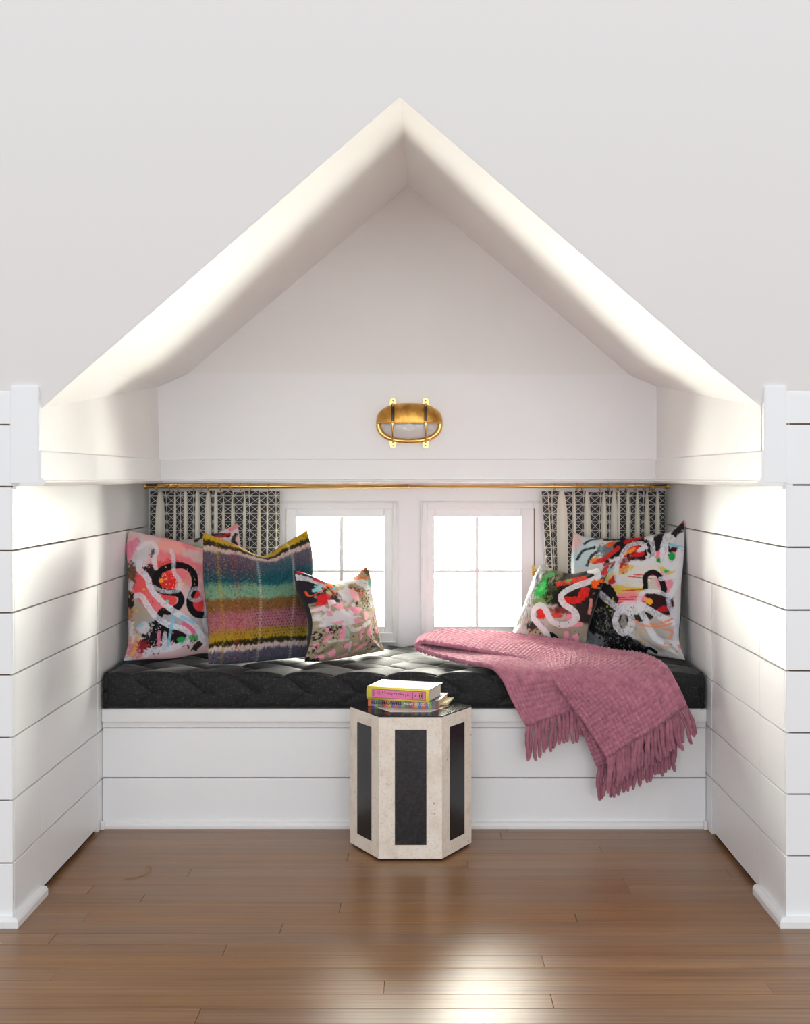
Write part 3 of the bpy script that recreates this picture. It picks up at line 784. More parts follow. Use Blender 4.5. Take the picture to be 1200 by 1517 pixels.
def paint4(X, Y, u, v):
    p = Paint(X, Y, (172, 158, 130))
    p.blob(150, 260, 260, 240, (40, 32, 44), 1, 40, .5, .2, 3, 50)
    p.stroke([(60, 200), (180, 240), (320, 320)], 60, (216, 212, 218), 1, .4, .2, 4)
    p.stroke([(120, 140), (250, 200), (380, 280)], 34, (210, 200, 196), 1, .5, .3, 5)
    p.stroke([(70, 150), (140, 150)], 36, (200, 40, 50), 1, .5, .2, 6); p.stroke([(230, 240), (320, 290)], 26, (210, 40, 44), 1, .5, .2, 7)
    p.blob(250, 360, 48, 44, (150, 210, 212), 1, 0, .5, .2, 8, 20)
    p.stroke([(150, 380), (190, 435), (270, 390), (340, 330)], 12, (240, 90, 40), 1, .2, 0, 9)
    p.blob(385, 315, 44, 32, (246, 110, 30), 1, 0, .3, .2, 10, 20); p.blob(430, 350, 24, 20, (130, 200, 220), 1)
    p.stroke([(340, 350), (370, 410), (375, 470)], 8, (230, 180, 60), 1, .2, 0, 11)
    p.blob(420, 470, 70, 60, (34, 26, 46), 1, 30, .5, .2, 12, 26); p.blob(300, 490, 60, 70, (216, 36, 44), 1, 20, .5, .2, 13, 24)
    p.scratch((350, 350, 500, 480), (236, 120, 60), .55, .9, 14, 9, 9)
    p.blob(560, 430, 100, 130, (212, 206, 206), 1, 10, .6, .4, 15, 40)
    p.stroke([(560, 290), (700, 260), (800, 340), (860, 470), (840, 560)], 60, (222, 222, 222), .95, .4, .2, 16)
    p.stroke([(440, 230), (620, 220), (800, 250), (900, 400), (950, 560), (990, 640)], 50, (226, 226, 224), .95, .4, .2, 17)
    p.stroke([(980, 640), (900, 560), (860, 440)], 40, (196, 188, 160), .8, .4, .2, 18)
    p.stroke([(740, 225), (860, 220), (900, 290)], 34, (238, 120, 60), 1, .5, .2, 19); p.stroke([(780, 160), (900, 100)], 50, (236, 140, 80), .9, .6, .2, 20)
    p.stroke([(890, 300), (930, 420), (950, 540)], 30, (240, 140, 70), .95, .5, .2, 21); p.blob(890, 280, 40, 50, (140, 205, 200), 1, 0, .5, .3, 22, 24)
    p.blob(900, 150, 30, 40, (70, 60, 40), .8, 0, .9, .3, 23, 16)
    p.stroke([(640, 340), (700, 450), (780, 520)], 70, (150, 130, 92), 1, .6, .2, 24); p.scratch((600, 330, 860, 640), (40, 34, 32), .56, .95, 25, 12, 12)
    p.scratch((620, 340, 780, 480), (226, 70, 40), .6, .95, 26, 14, 14)
    p.blob(640, 440, 44, 90, (240, 172, 180), 1, -20, .4, .3, 27, 24)
    p.blob(430, 700, 190, 100, (222, 216, 220), 1, 0, .7, .3, 28, 40)
    p.stroke([(600, 560), (560, 760), (620, 860), (800, 760)], 46, (224, 220, 220), .95, .5, .3, 29)
    PK = (243, 160, 178)
    for q in ([(330, 500), (400, 500), (420, 540), (350, 570)], [(220, 590), (310, 555), (335, 600), (240, 620)]): p.poly(q, (240, 206, 214), 1, 31)
    for k, q in enumerate([[(380, 570), (490, 520), (490, 610), (430, 610)], [(335, 630), (380, 620), (400, 690), (350, 680)], [(520, 600), (600, 580), (700, 600), (640, 690), (560, 620)],
              [(600, 720), (730, 745), (610, 790)], [(730, 640), (790, 660), (760, 750), (720, 720)], [(700, 870), (720, 790), (760, 880), (720, 980)], [(770, 880), (830, 780), (850, 860), (850, 960)],
              [(340, 810), (430, 880), (350, 890)], [(320, 920), (420, 900), (350, 990), (320, 985)], [(470, 850), (520, 790), (540, 890), (510, 1000), (470, 940)], [(370, 770), (500, 740), (480, 790)],
              [(500, 1040), (600, 990), (610, 1060), (560, 1060)], [(660, 1120), (740, 1020), (840, 980), (820, 1020), (700, 1100)], [(850, 1030), (860, 980), (940, 935), (900, 1000)],
              [(480, 1170), (600, 1110), (640, 1130), (560, 1160)], [(390, 1110), (460, 1060), (480, 1140), (430, 1170)], [(240, 1000), (300, 990), (290, 1050), (250, 1090)], [(250, 1130), (360, 1120), (370, 1180), (280, 1180)],
              [(860, 700), (870, 640), (920, 750)], [(880, 860), (930, 800), (940, 890), (910, 900)], [(640, 1010), (710, 1010), (650, 1040)], [(310, 1230), (400, 1200), (380, 1240)]]):
        p.poly(q, PK, 1, 40 + k)
    p.scratch((330, 790, 500, 900), (34, 28, 30), .5, .95, 61, 14, 14); p.scratch((230, 820, 340, 1000), (34, 28, 34), .52, .95, 62, 16, 16)
    p.scratch((820, 620, 1010, 1090), (40, 36, 36), .58, .9, 63, 11, 11); p.scratch((920, 640, 990, 900), (236, 120, 80), .58, .9, 64, 16, 16)
    p.blob(200, 1200, 90, 44, (34, 26, 34), 1, 0, .8, .2, 65, 20); p.scratch((180, 1000, 360, 1130), (50, 44, 52), .56, .9, 66, 14, 14)
    p.stroke([(1030, 860), (1000, 1020), (900, 1110)], 26, (226, 226, 226), .9, .4, .3, 67); p.stroke([(600, 990), (630, 1120)], 26, (226, 222, 222), .8, .5, .3, 68)
    p.stroke([(380, 980), (560, 960)], 30, (220, 216, 214), .85, .5, .4, 69); p.blob(550, 890, 26, 50, (150, 206, 190), .8, 0, .9, .3, 70, 14)
    p.dots((250, 800, 1000, 1150), 26, 3, 9, (30, 26, 30), 3)
    return p.C
def paint5(X, Y, u, v):
    p = Paint(X, Y, (186, 182, 170))
    p.blob(220, 380, 170, 330, (196, 204, 200), 1, 25, .4, .5, 3, 60)
    for k, q in enumerate((((380, 150), (250, 340)), ((330, 230), (180, 480)), ((250, 320), (130, 640)), ((220, 560), (110, 760)))): p.stroke(q, 22, (110, 126, 140), .8, .9, .5, 4 + k)
    p.scratch((120, 150, 420, 800), (120, 124, 120), .54, .8, 9, 10, 30)
    p.blob(640, 330, 200, 220, (36, 30, 26), 1, 10, .5, .35, 10, 60)
    p.blob(500, 300, 110, 150, (70, 84, 50), .9, 20, .6, .5, 11, 40); p.blob(410, 350, 60, 110, (50, 190, 80), 1, 15, .7, .4, 12, 34); p.blob(480, 200, 60, 30, (110, 190, 110), .8, -20, .6, .5, 13, 24)
    p.blob(560, 240, 70, 40, (150, 140, 110), .8, -40, .8, .4, 14, 30); p.blob(440, 480, 130, 40, (104, 150, 70), .8, -15, .7, .4, 15, 30)
    p.scratch((440, 200, 640, 520), (30, 26, 22), .52, .9, 16, 12, 22)
    p.blob(830, 330, 230, 190, (34, 24, 24), 1, -20, .4, .2, 17, 50); p.blob(880, 620, 130, 180, (40, 32, 30), .95, 0, .4, .5, 18, 50)
    p.stroke([(600, 300), (740, 270), (870, 240)], 60, (232, 52, 32), 1, .5, .3, 19); p.stroke([(720, 480), (830, 470), (890, 370)], 80, (228, 40, 34), 1, .4, .15, 20); p.stroke([(800, 170), (920, 190)], 50, (40, 20, 24), 1, .4, .1, 21)
    p.stroke([(700, 220), (840, 180), (910, 215)], 34, (30, 22, 24), 1, .5, .2, 22); p.blob(700, 265, 40, 16, (110, 170, 80), 1, -5, .5, .3, 23)
    p.blob(660, 590, 130, 40, (120, 30, 32), .8, 0, .6, .5, 24, 30); p.blob(430, 630, 52, 64, (222, 48, 44), 1, 0, .3, .2, 25, 24); p.blob(600, 640, 60, 30, (216, 56, 46), .9, 0, .6, .3, 26)
    p.blob(700, 850, 230, 150, (166, 152, 136), 1, 0, .3, .4, 27, 60); p.blob(740, 670, 44, 40, (240, 140, 160), 1, 0, .4, .2, 28)
    p.poly([(650, 830), (700, 820), (700, 900), (790, 840), (790, 965), (640, 930)], (243, 160, 180), 1, 29); p.blob(790, 750, 70, 26, (240, 150, 165), .9, -15, .4, .2, 30)
    p.blob(330, 780, 70, 50, (50, 44, 40), .9, 20, .9, .3, 31, 20); p.blob(350, 870, 110, 70, (176, 156, 130), .9, 0, .5, .4, 32, 40); p.scratch((260, 720, 470, 920), (40, 34, 32), .56, .9, 33, 16, 12)
    p.blob(545, 900, 40, 70, (20, 18, 24), 1, -30, .2, .1, 34); p.stroke([(1080, 110), (1060, 180)], 50, (190, 30, 34), .9, .5, .2, 35)
    p.stroke([(900, 150), (980, 160), (1000, 220), (930, 270), (780, 330), (680, 390), (645, 450), (690, 530), (770, 590), (790, 680), (720, 740), (620, 750), (540, 700), (500, 620), (450, 550), (390, 540), (335, 590), (330, 670), (400, 750), (470, 840), (490, 950)], 66, (226, 226, 228), 1, .12, .12, 36)
    p.blob(975, 300, 36, 44, (246, 100, 30), 1, 0, .6, .2, 37, 20); p.stroke([(960, 280), (1060, 265)], 34, (246, 100, 30), 1, .5, .2, 38)
    p.stroke([(930, 470), (920, 540), (900, 630)], 22, (226, 150, 140), .95, .4, .1, 39); p.blob(110, 800, 100, 60, (200, 204, 208), .9, 30, .5, .4, 40, 40)
    p.dots((560, 640, 800, 960), 18, 2, 6, (40, 36, 36), 3)
    return p.C
def paint6(X, Y, u, v):
    p = Paint(X, Y, (214, 214, 214))
    p.blob(160, 330, 170, 170, (196, 214, 218), 1, 0, .5, .5, 3, 60); p.blob(80, 220, 70, 100, (228, 190, 186), .9, 0, .4, .5, 4, 40)
    for k, (q, w) in enumerate(((((130, 410), (170, 340), (290, 300)), 26), (((180, 260), (280, 215), (480, 190)), 20), (((230, 470), (280, 380), (330, 330)), 30), (((360, 225), (560, 220), (700, 240)), 26))): p.stroke(q, w, (42, 46, 50), 1, .6, .3, 5 + k)
    p.blob(560, 290, 200, 90, (24, 20, 24), 1, -35, .5, .2, 10, 40); p.blob(400, 330, 70, 60, (110, 126, 130), .9, -30, .9, .4, 11, 20); p.blob(680, 260, 110, 40, (28, 24, 28), 1, -10, .6, .2, 12, 30)
    p.stroke([(300, 440), (400, 420), (520, 310)], 46, (220, 44, 38), 1, .5, .2, 13); p.stroke([(580, 240), (690, 200)], 46, (220, 36, 36), 1, .5, .2, 14); p.blob(640, 335, 90, 40, (222, 48, 36), 1, -35, .5, .2, 15, 24)
    p.blob(640, 340, 50, 20, (240, 150, 60), 1, -40, .5, .3, 16); p.blob(440, 270, 50, 22, (230, 90, 40), 1, -20, .5, .3, 17); p.stroke([(270, 430), (320, 410)], 40, (244, 140, 50), 1, .5, .2, 18)
    p.blob(720, 390, 90, 50, (40, 20, 24), 1, -10, .5, .2, 19, 26); p.blob(720, 370, 60, 24, (214, 34, 36), 1, -15, .5, .2, 20)
    p.stroke([(430, 480), (520, 470), (640, 420)], 60, (120, 40, 44), .9, .6, .3, 21); p.stroke([(420, 560), (540, 480)], 34, (150, 200, 216), .95, .5, .2, 22)
    p.blob(740, 530, 190, 110, (226, 222, 214), 1, 0, .4, .3, 23, 50); p.blob(600, 510, 50, 44, (220, 40, 36), 1, -50, .4, .2, 24); p.stroke([(430, 620), (560, 540), (660, 490)], 60, (226, 196, 100), .9, .5, .3, 25); p.blob(500, 620, 50, 30, (206, 44, 40), 1, -40, .4, .2, 26)
    p.blob(650, 690, 180, 50, (222, 190, 90), 1, -8, .4, .3, 27, 40); p.blob(680, 790, 180, 60, (238, 140, 150), 1, -5, .4, .3, 28, 40)
    for k, (x0, y0, x1, y1) in enumerate(((600, 715, 790, 700), (540, 780, 760, 770), (540, 830, 800, 815), (640, 582, 890, 602), (690, 565, 900, 570), (520, 800, 700, 795))): p.stroke([(x0, y0), (x1, y1)], 9, (196, 26, 36), 1, .6, .2, 30 + k)
    p.blob(370, 960, 210, 260, (26, 25, 27), 1, -20, .35, .2, 40, 60); p.blob(560, 1200, 200, 90, (24, 23, 25), 1, 10, .5, .3, 41, 50); p.scratch((300, 850, 700, 1280), (150, 150, 150), .60, .8, 42, 10, 22); p.scratch((330, 850, 600, 1150), (90, 96, 84), .56, .7, 43, 22, 12)
    p.blob(880, 1080, 200, 160, (186, 182, 178), 1, 10, .35, .35, 44, 60); p.stroke([(340, 680), (460, 700), (520, 800)], 90, (28, 27, 30), 1, .2, 0, 45); p.blob(800, 940, 170, 40, (26, 24, 26), .9, -15, .6, .3, 46, 30)
    p.blob(280, 1160, 90, 60, (150, 154, 160), .8, 20, .9, .4, 47, 26)
    p.blob(900, 830, 110, 110, (50, 22, 30), 1, 0, .5, .2, 48, 40); p.blob(940, 880, 50, 26, (190, 30, 36), 1, -20, .4, .2, 49); p.blob(830, 810, 36, 30, (246, 176, 50), 1, 30, .4, .2, 50); p.blob(880, 660, 70, 70, (206, 198, 184), 1, 0, .3, .2, 51)
    p.blob(960, 640, 60, 90, (236, 130, 150), .8, 0, .6, .4, 52, 30); p.stroke([(800, 690), (800, 580), (860, 540), (920, 580), (950, 680), (945, 740)], 46, BLK, 1, .15, 0, 53)
    p.blob(890, 290, 90, 110, (34, 28, 32), 1, 0, .6, .2, 54, 34); p.blob(1040, 110, 60, 80, (36, 30, 34), 1, 20, .7, .2, 55, 24); p.stroke([(1050, 60), (1090, 40)], 40, (210, 40, 50), 1, .4, .1, 56); p.blob(1050, 330, 70, 40, (70, 14, 30), 1, 0, .5, .2, 57)
    p.blob(910, 370, 40, 40, (240, 130, 150), 1, 0, .5, .2, 58); p.blob(1060, 380, 60, 50, (238, 140, 160), 1, 0, .5, .3, 59); p.blob(920, 425, 40, 22, (20, 160, 80), 1, 10, .4, .2, 60); p.stroke([(990, 275), (1090, 295)], 30, (140, 204, 226), 1, .4, .2, 61); p.blob(980, 510, 70, 40, (226, 196, 90), .9, 20, .5, .3, 62); p.blob(975, 520, 26, 18, (60, 180, 110), 1)
    W = (226, 228, 234)
    p.stroke([(810, 220), (850, 330), (850, 420), (760, 460), (660, 450)], 44, W, .95, .3, .3, 63)
    p.stroke([(720, 330), (760, 290), (700, 260), (610, 290), (560, 400), (530, 500), (545, 600), (620, 650), (760, 660)], 46, W, .92, .3, .3, 64)
    p.stroke([(950, 160), (945, 290), (950, 420), (1010, 490), (1060, 430), (1080, 330)], 66, W, 1, .15, .15, 65)
    p.blob(1015, 385, 26, 40, (20, 164, 70), 1, 0, .2, .1, 66)
    p.stroke([(350, 700), (430, 780), (540, 870)], 60, (214, 220, 230), .95, .3, .35, 67)
    p.stroke([(930, 600), (1030, 560), (1090, 480), (1050, 620), (990, 740), (900, 720), (800, 720), (750, 780), (740, 850)], 40, W, .9, .3, .25, 68)
    p.stroke([(980, 760), (1000, 880), (1040, 980), (1020, 1150)], 34, (206, 212, 230), .9, .3, .3, 69)
    p.stroke([(560, 900), (520, 1000), (560, 1090), (640, 1080), (680, 980), (640, 890), (560, 900), (620, 850), (740, 840), (850, 900), (1000, 1000)], 62, W, .97, .2, .25, 70)
    p.stroke([(750, 880), (800, 1000), (850, 1130), (930, 1180), (1050, 1200)], 56, W, .95, .2, .25, 71)
    p.blob(600, 1000, 34, 60, (150, 146, 138), 1, 10, .4, .2, 72)
    for k, q in enumerate((((700, 985), (760, 1030), (900, 1040), (1000, 1010)), ((830, 1020), (920, 1010), (1010, 960)), ((930, 1060), (1000, 1080), (980, 1140)))): p.stroke(q, 18, (246, 140, 90), .95, .5, .4, 75 + k)
    p.stroke([(745, 1265), (790, 1235), (850, 1275)], 30, BLK, 1, .15, 0, 80)
    p.dots((900, 1180, 1110, 1330), 16, 5, 12, (244, 150, 110), 5); p.dots((660, 1030, 780, 1200), 10, 3, 11, (244, 180, 60), 6); p.dots((380, 780, 520, 900), 10, 3, 9, (236, 196, 60), 7)
    p.stroke([(1060, 1210), (1130, 1300), (1110, 1350)], 34, (240, 130, 150), 1, .4, .2, 81)
    p.scratch((540, 840, 720, 1120), (40, 38, 40), .66, .7, 82, 8, 8)
    return p.C

pillow('throw_pillow', 'abstract painted pillow peeking out behind the mohair pillow, only its corner showing',
       [(252, 802), (300, 796), (330, 786), (352, 775)], [(352, 775), (357, 812), (362, 860), (372, 952)], [(258, 952), (310, 946), (372, 952)], [(252, 802), (258, 860), (260, 900), (258, 952)],
       (1.447, 1.447, 1.428, 1.418), 0.10, paint2, 6.486, (290, 765), n=120, seed=2)
pillow('throw_pillow', 'large pink pillow with looping black brush line against the board wall',
       [(191, 786), (215, 791), (255, 799), (300, 812), (326, 806)], [(326, 806), (320, 860), (320, 920), (330, 972)], [(183, 979), (215, 977), (260, 975), (300, 968), (330, 972)], [(191, 786), (187, 812), (190, 850), (189, 900), (190, 950), (183, 979)],
       (1.385, 1.405, 1.366, 1.338), 0.15, paint1, 6.74, (175, 765), seed=3)
pillow('throw_pillow', 'fuzzy mohair plaid pillow striped in mustard, teal, brown and mauve',
       [(301, 789), (345, 805), (388, 824), (420, 806), (455, 785)], [(455, 785), (463, 819), (463, 870), (458, 920), (460, 972.5)], [(308, 983.5), (350, 983), (400, 978.5), (460, 972.5)], [(301, 789), (301, 850), (306, 900), (309, 940), (308, 983.5)],
       (1.352, 1.398, 1.374, 1.316), 0.15, paint3, 6.486, (290, 765), mat='mohair', n=230, wr=.7, seed=4, pw=3.2)
pillow('throw_pillow', 'small taupe pillow with pink petal shapes standing before the left window',
       [(435, 845), (452, 849), (480, 861), (497, 862), (517, 857), (530, 851), (542, 839)], [(542, 839), (548, 850), (549, 874), (555, 907), (560, 936), (569, 964)],
       [(451, 980), (480, 980), (517, 973.5), (550, 967.5), (569, 964)], [(435, 845), (442, 867), (451, 886), (459, 902), (463, 924), (460, 949), (455, 968), (451, 980)],
       (1.330, 1.432, 1.408, 1.326), 0.135, paint4, 8.0, (430, 830), seed=5)
pillow('throw_pillow', 'large multicoloured abstract pillow with white loops in the right corner',
       [(850, 789), (872, 796), (929, 798), (967, 792), (995, 787), (1013, 771)], [(1013, 771), (1014, 805), (1012, 836), (1009, 868), (1008, 907), (1006, 947), (1015, 978)],
       [(862, 962), (903, 962), (951, 967), (975, 972), (1015, 978)], [(850, 789), (846, 836), (852, 900), (862, 962)],
       (1.448, 1.378, 1.345, 1.418), 0.15, paint6, 6.316, (840, 765), seed=6)
pillow('throw_pillow', 'small dark pillow with one white squiggle, leaning on the larger abstract pillow',
       [(802, 836), (824, 845), (848, 850), (868, 846), (888, 841), (906, 836)], [(906, 836), (889, 872), (880, 900), (872, 925), (868, 953), (868, 971)],
       [(755, 962), (800, 962), (830, 964), (868, 971)], [(802, 836), (791, 854), (779, 889), (768, 918), (758, 940), (755, 962)],
       (1.435, 1.362, 1.392, 1.432), 0.11, paint5, 7.5, (755, 825), seed=7)

# ------------------------------------------------------------------ curtain rod and curtains
RR = 1.474
yr, zr_ = RR * D0, PZ(720.5, RR)
rod = empty('curtain_rod', ((XL + XR) / 2, yr, zr_), 'thin brass curtain rod running wall to wall under the header', 'curtain rod')
xj = PXX(605, RR)
mesh('rod_tube', *tube_geo([(XL + .004, yr, zr_), (xj, yr, zr_)], .0082, 14), M['brass'], rod, True)
mesh('rod_tube', *tube_geo([(xj, yr, zr_), (XR - .004, yr, zr_)], .0068, 14), M['brass'], rod, True)
mesh('joint_collar', *tube_geo([(xj - .003, yr, zr_), (xj + .003, yr, zr_)], .0094, 14), M['brass'], rod, True)
for X, s in ((XL, 1), (XR, -1)):
    mesh('end_socket', *tube_geo([(X + s * .0006, yr, zr_), (X + s * .014, yr, zr_)], .0125, 14), M['brass'], rod, True)

def curtain_mat():
    a = N('printed_curtain'); uv = a.n('ShaderNodeUVMap'); sp = a.n('ShaderNodeSeparateXYZ'); a.l(uv.outputs[0], sp.inputs[0])
    at = a.n('ShaderNodeAttribute', attribute_name='band'); band = at.outputs['Fac']
    u, v = a.math('FRACT', sp.outputs[0]), a.math('FRACT', sp.outputs[1])
    d = a.math('MINIMUM', a.math('ABSOLUTE', a.math('SUBTRACT', u, v)), a.math('ABSOLUTE', a.math('SUBTRACT', a.math('ADD', u, v), 1.0)))
    d = a.math('MINIMUM', d, a.math('MINIMUM', v, a.math('SUBTRACT', 1.0, v)))
    e = a.math('MINIMUM', u, a.math('SUBTRACT', 1.0, u))
    d = a.math('MINIMUM', d, a.math('ADD', e, 0.0))
    tc = a.n('ShaderNodeTexCoord'); no = a.n('ShaderNodeTexNoise', inp={'Scale': 260.0, 'Detail': 2.0}); a.l(tc.outputs['Object'], no.inputs['Vector'])
    line = a.math('LESS_THAN', a.math('ADD', d, a.math('MULTIPLY', a.math('SUBTRACT', no.outputs[0], 0.5), 0.07)), 0.042)
    ink = a.mix(a.math('MULTIPLY', a.math('GREATER_THAN', no.outputs[0], 0.6), 0.30), s255(38, 39, 46), s255(130, 130, 132))
    dark = a.mix(line, ink, s255(214, 212, 206))
    col = a.mix(band, s255(242, 237, 226), dark)
    a.l(col, a.b.inputs['Base Color']); a.set(Roughness=0.85); a.b.inputs['Specular IOR Level'].default_value = 0.15
    tr = a.n('ShaderNodeBsdfTranslucent'); a.l(a.mix(0.5, col, (0.95, 0.86, 0.62, 1)), tr.inputs[0])
    mx = a.n('ShaderNodeMixShader', inp={0: 0.14}); a.l(a.b.outputs[0], mx.inputs[1]); a.l(tr.outputs[0], mx.inputs[2]); a.l(mx.outputs[0], a.out.inputs[0])
    return a.m
M['curtain'] = curtain_mat()
def curtain(name, label, segs, rings, lean, seed):
    """segs: (kind, x0, x1) bands in photo pixels at mid height, kind D = printed band, C = plain cream pleat"""
    rs_ = np.random.RandomState(seed)
    nv = 40; ytop, ybot = 728.0, 896.0
    vs = np.linspace(0, 1, nv)
    edges = [segs[0][1]] + [s[2] for s in segs]
    jt = [rs_.uniform(-1.6, 1.6) for _ in edges]; jb = [rs_.uniform(-1.2, 1.2) for _ in edges]
    jt[0] = jb[0] = jt[-1] = jb[-1] = 0
    def edge(k, v):
        pin = (1 - v) ** 9
        kind_l = segs[k-1][0] if k else None; kind_r = segs[k][0] if k < len(segs) else None
        w = 0.0                                              # cream pleats close up towards the heading
        if kind_l == 'C' and kind_r == 'D': w = -(segs[k-1][2] - segs[k-1][1]) * .34
        if kind_l == 'D' and kind_r == 'C': w = (segs[k][2] - segs[k][1]) * .34
        return edges[k] + w * pin + jt[k] * (1 - v) + jb[k] * v + lean(edges[k], v)
    V, UVs, B, F = [], [], [], []
    m = 9
    for k, (kd, a, b) in enumerate(segs):
        base = len(V)
        for i, v in enumerate(vs):
            e0, e1 = edge(k, v), edge(k + 1, v)
            for j in range(m):
                t = j / (m - 1)
                px = e0 + (e1 - e0) * t
                prof = math.sin(math.pi * t)
                dep = (-.0045 * prof if kd == 'D' else .0085 * prof) * (0.55 + 0.45 * v) * min(1.0, (b - a) / 9)
                r = 1.4735 + dep
                py = ytop + (ybot - ytop) * v + 1.2 * math.sin(k * 1.7)* (1 - v)
                V.append(P(px, py, r)); UVs.append(((k * .37) % 1 + t * max(b - a, 6) / 13.0, (py - 722) / 12.8)); B.append(1.0 if kd == 'D' else 0.0)
        F += [tuple(base + i for i in f) for f in grid_faces(nv, m)]
    x0, x1 = segs[0][1], segs[-1][2]
    root = empty(name, P((x0 + x1) / 2, ybot, 1.4735), label, 'curtain')
    o = mesh('panel', V, F, M['curtain'], root, True)
    uvl = o.data.uv_layers.new(name='UVMap')
    for lp in o.data.loops: uvl.data[lp.index].uv = UVs[lp.vertex_index]
    at = o.data.attributes.new('band', 'FLOAT', 'POINT'); at.data.foreach_set('value', B)
    for px in rings:
        cx = PXX(px, RR); cz = zr_ - .0042
        ring = [(cx + .0015 * math.sin(t * 2), yr + .0135 * math.sin(t), cz + .0135 * math.cos(t)) for t in np.linspace(0, 2 * math.pi, 21)]
        eye = [(cx + .004 * math.sin(t), yr - .001, cz - .0175 + .004 * math.cos(t)) for t in np.linspace(0, 2 * math.pi, 13)]
        rg = mesh('curtain_ring', *tube_geo(ring, .0021, 6, False), M['brass'], root, True)
        mesh('ring_eye', *tube_geo(eye, .0012, 5, False), M['brass'], rg, True)
def zx(spec, x0, sc_):
    out = []
    for i, (kd, a, b) in enumerate(spec): out.append([kd, x0 + a / sc_, x0 + b / sc_])
    for i in range(1, len(out)): out[i][1] = out[i-1][2]
    return [tuple(x) for x in out]
L_ = zx([('D', 40, 88), ('C', 0, 165), ('D', 0, 243), ('C', 0, 268), ('D', 0, 335), ('C', 0, 362), ('D', 0, 440), ('C', 0, 476), ('D', 0, 516), ('C', 0, 572), ('D', 0, 600), ('C', 0, 626), ('D', 0, 658), ('C', 0, 696),
         ('D', 0, 742), ('C', 0, 775), ('D', 0, 850), ('C', 0, 883), ('D', 0, 966), ('C', 0, 1003), ('D', 0, 1052), ('C', 0, 1062), ('D', 0, 1122), ('C', 0, 1130), ('D', 0, 1168)], 215, 5.85)
R_ = zx([('D', 72, 121), ('C', 0, 129), ('D', 0, 186), ('C', 0, 282), ('D', 0, 326), ('C', 0, 350), ('D', 0, 422), ('C', 0, 482), ('D', 0, 574), ('C', 0, 630), ('D', 0, 650), ('C', 0, 712), ('D', 0, 722), ('C', 0, 738),
         ('D', 0, 792), ('C', 0, 822), ('D', 0, 870), ('C', 0, 916), ('D', 0, 953), ('C', 0, 1007), ('D', 0, 1052), ('C', 0, 1090), ('D', 0, 1140)], 795, 6.0)
curtain('curtain', 'short pleated curtain printed with black bands, hanging behind the pink and mohair pillows', L_, [215 + a / 5.85 for a in (100, 210, 285, 420, 492, 545, 650, 740, 825, 915, 1072)], lambda x, v: 0.0, 4)
curtain('curtain', 'short pleated curtain printed with black bands, beside the window with the brass catch', R_, [795 + a / 6 for a in (160, 355, 405, 565, 640, 720, 795, 875, 960, 1012, 1038)],
        lambda x, v: (v - .45) * 11 * max(0, min(1, (832 - x) / 20)), 9)

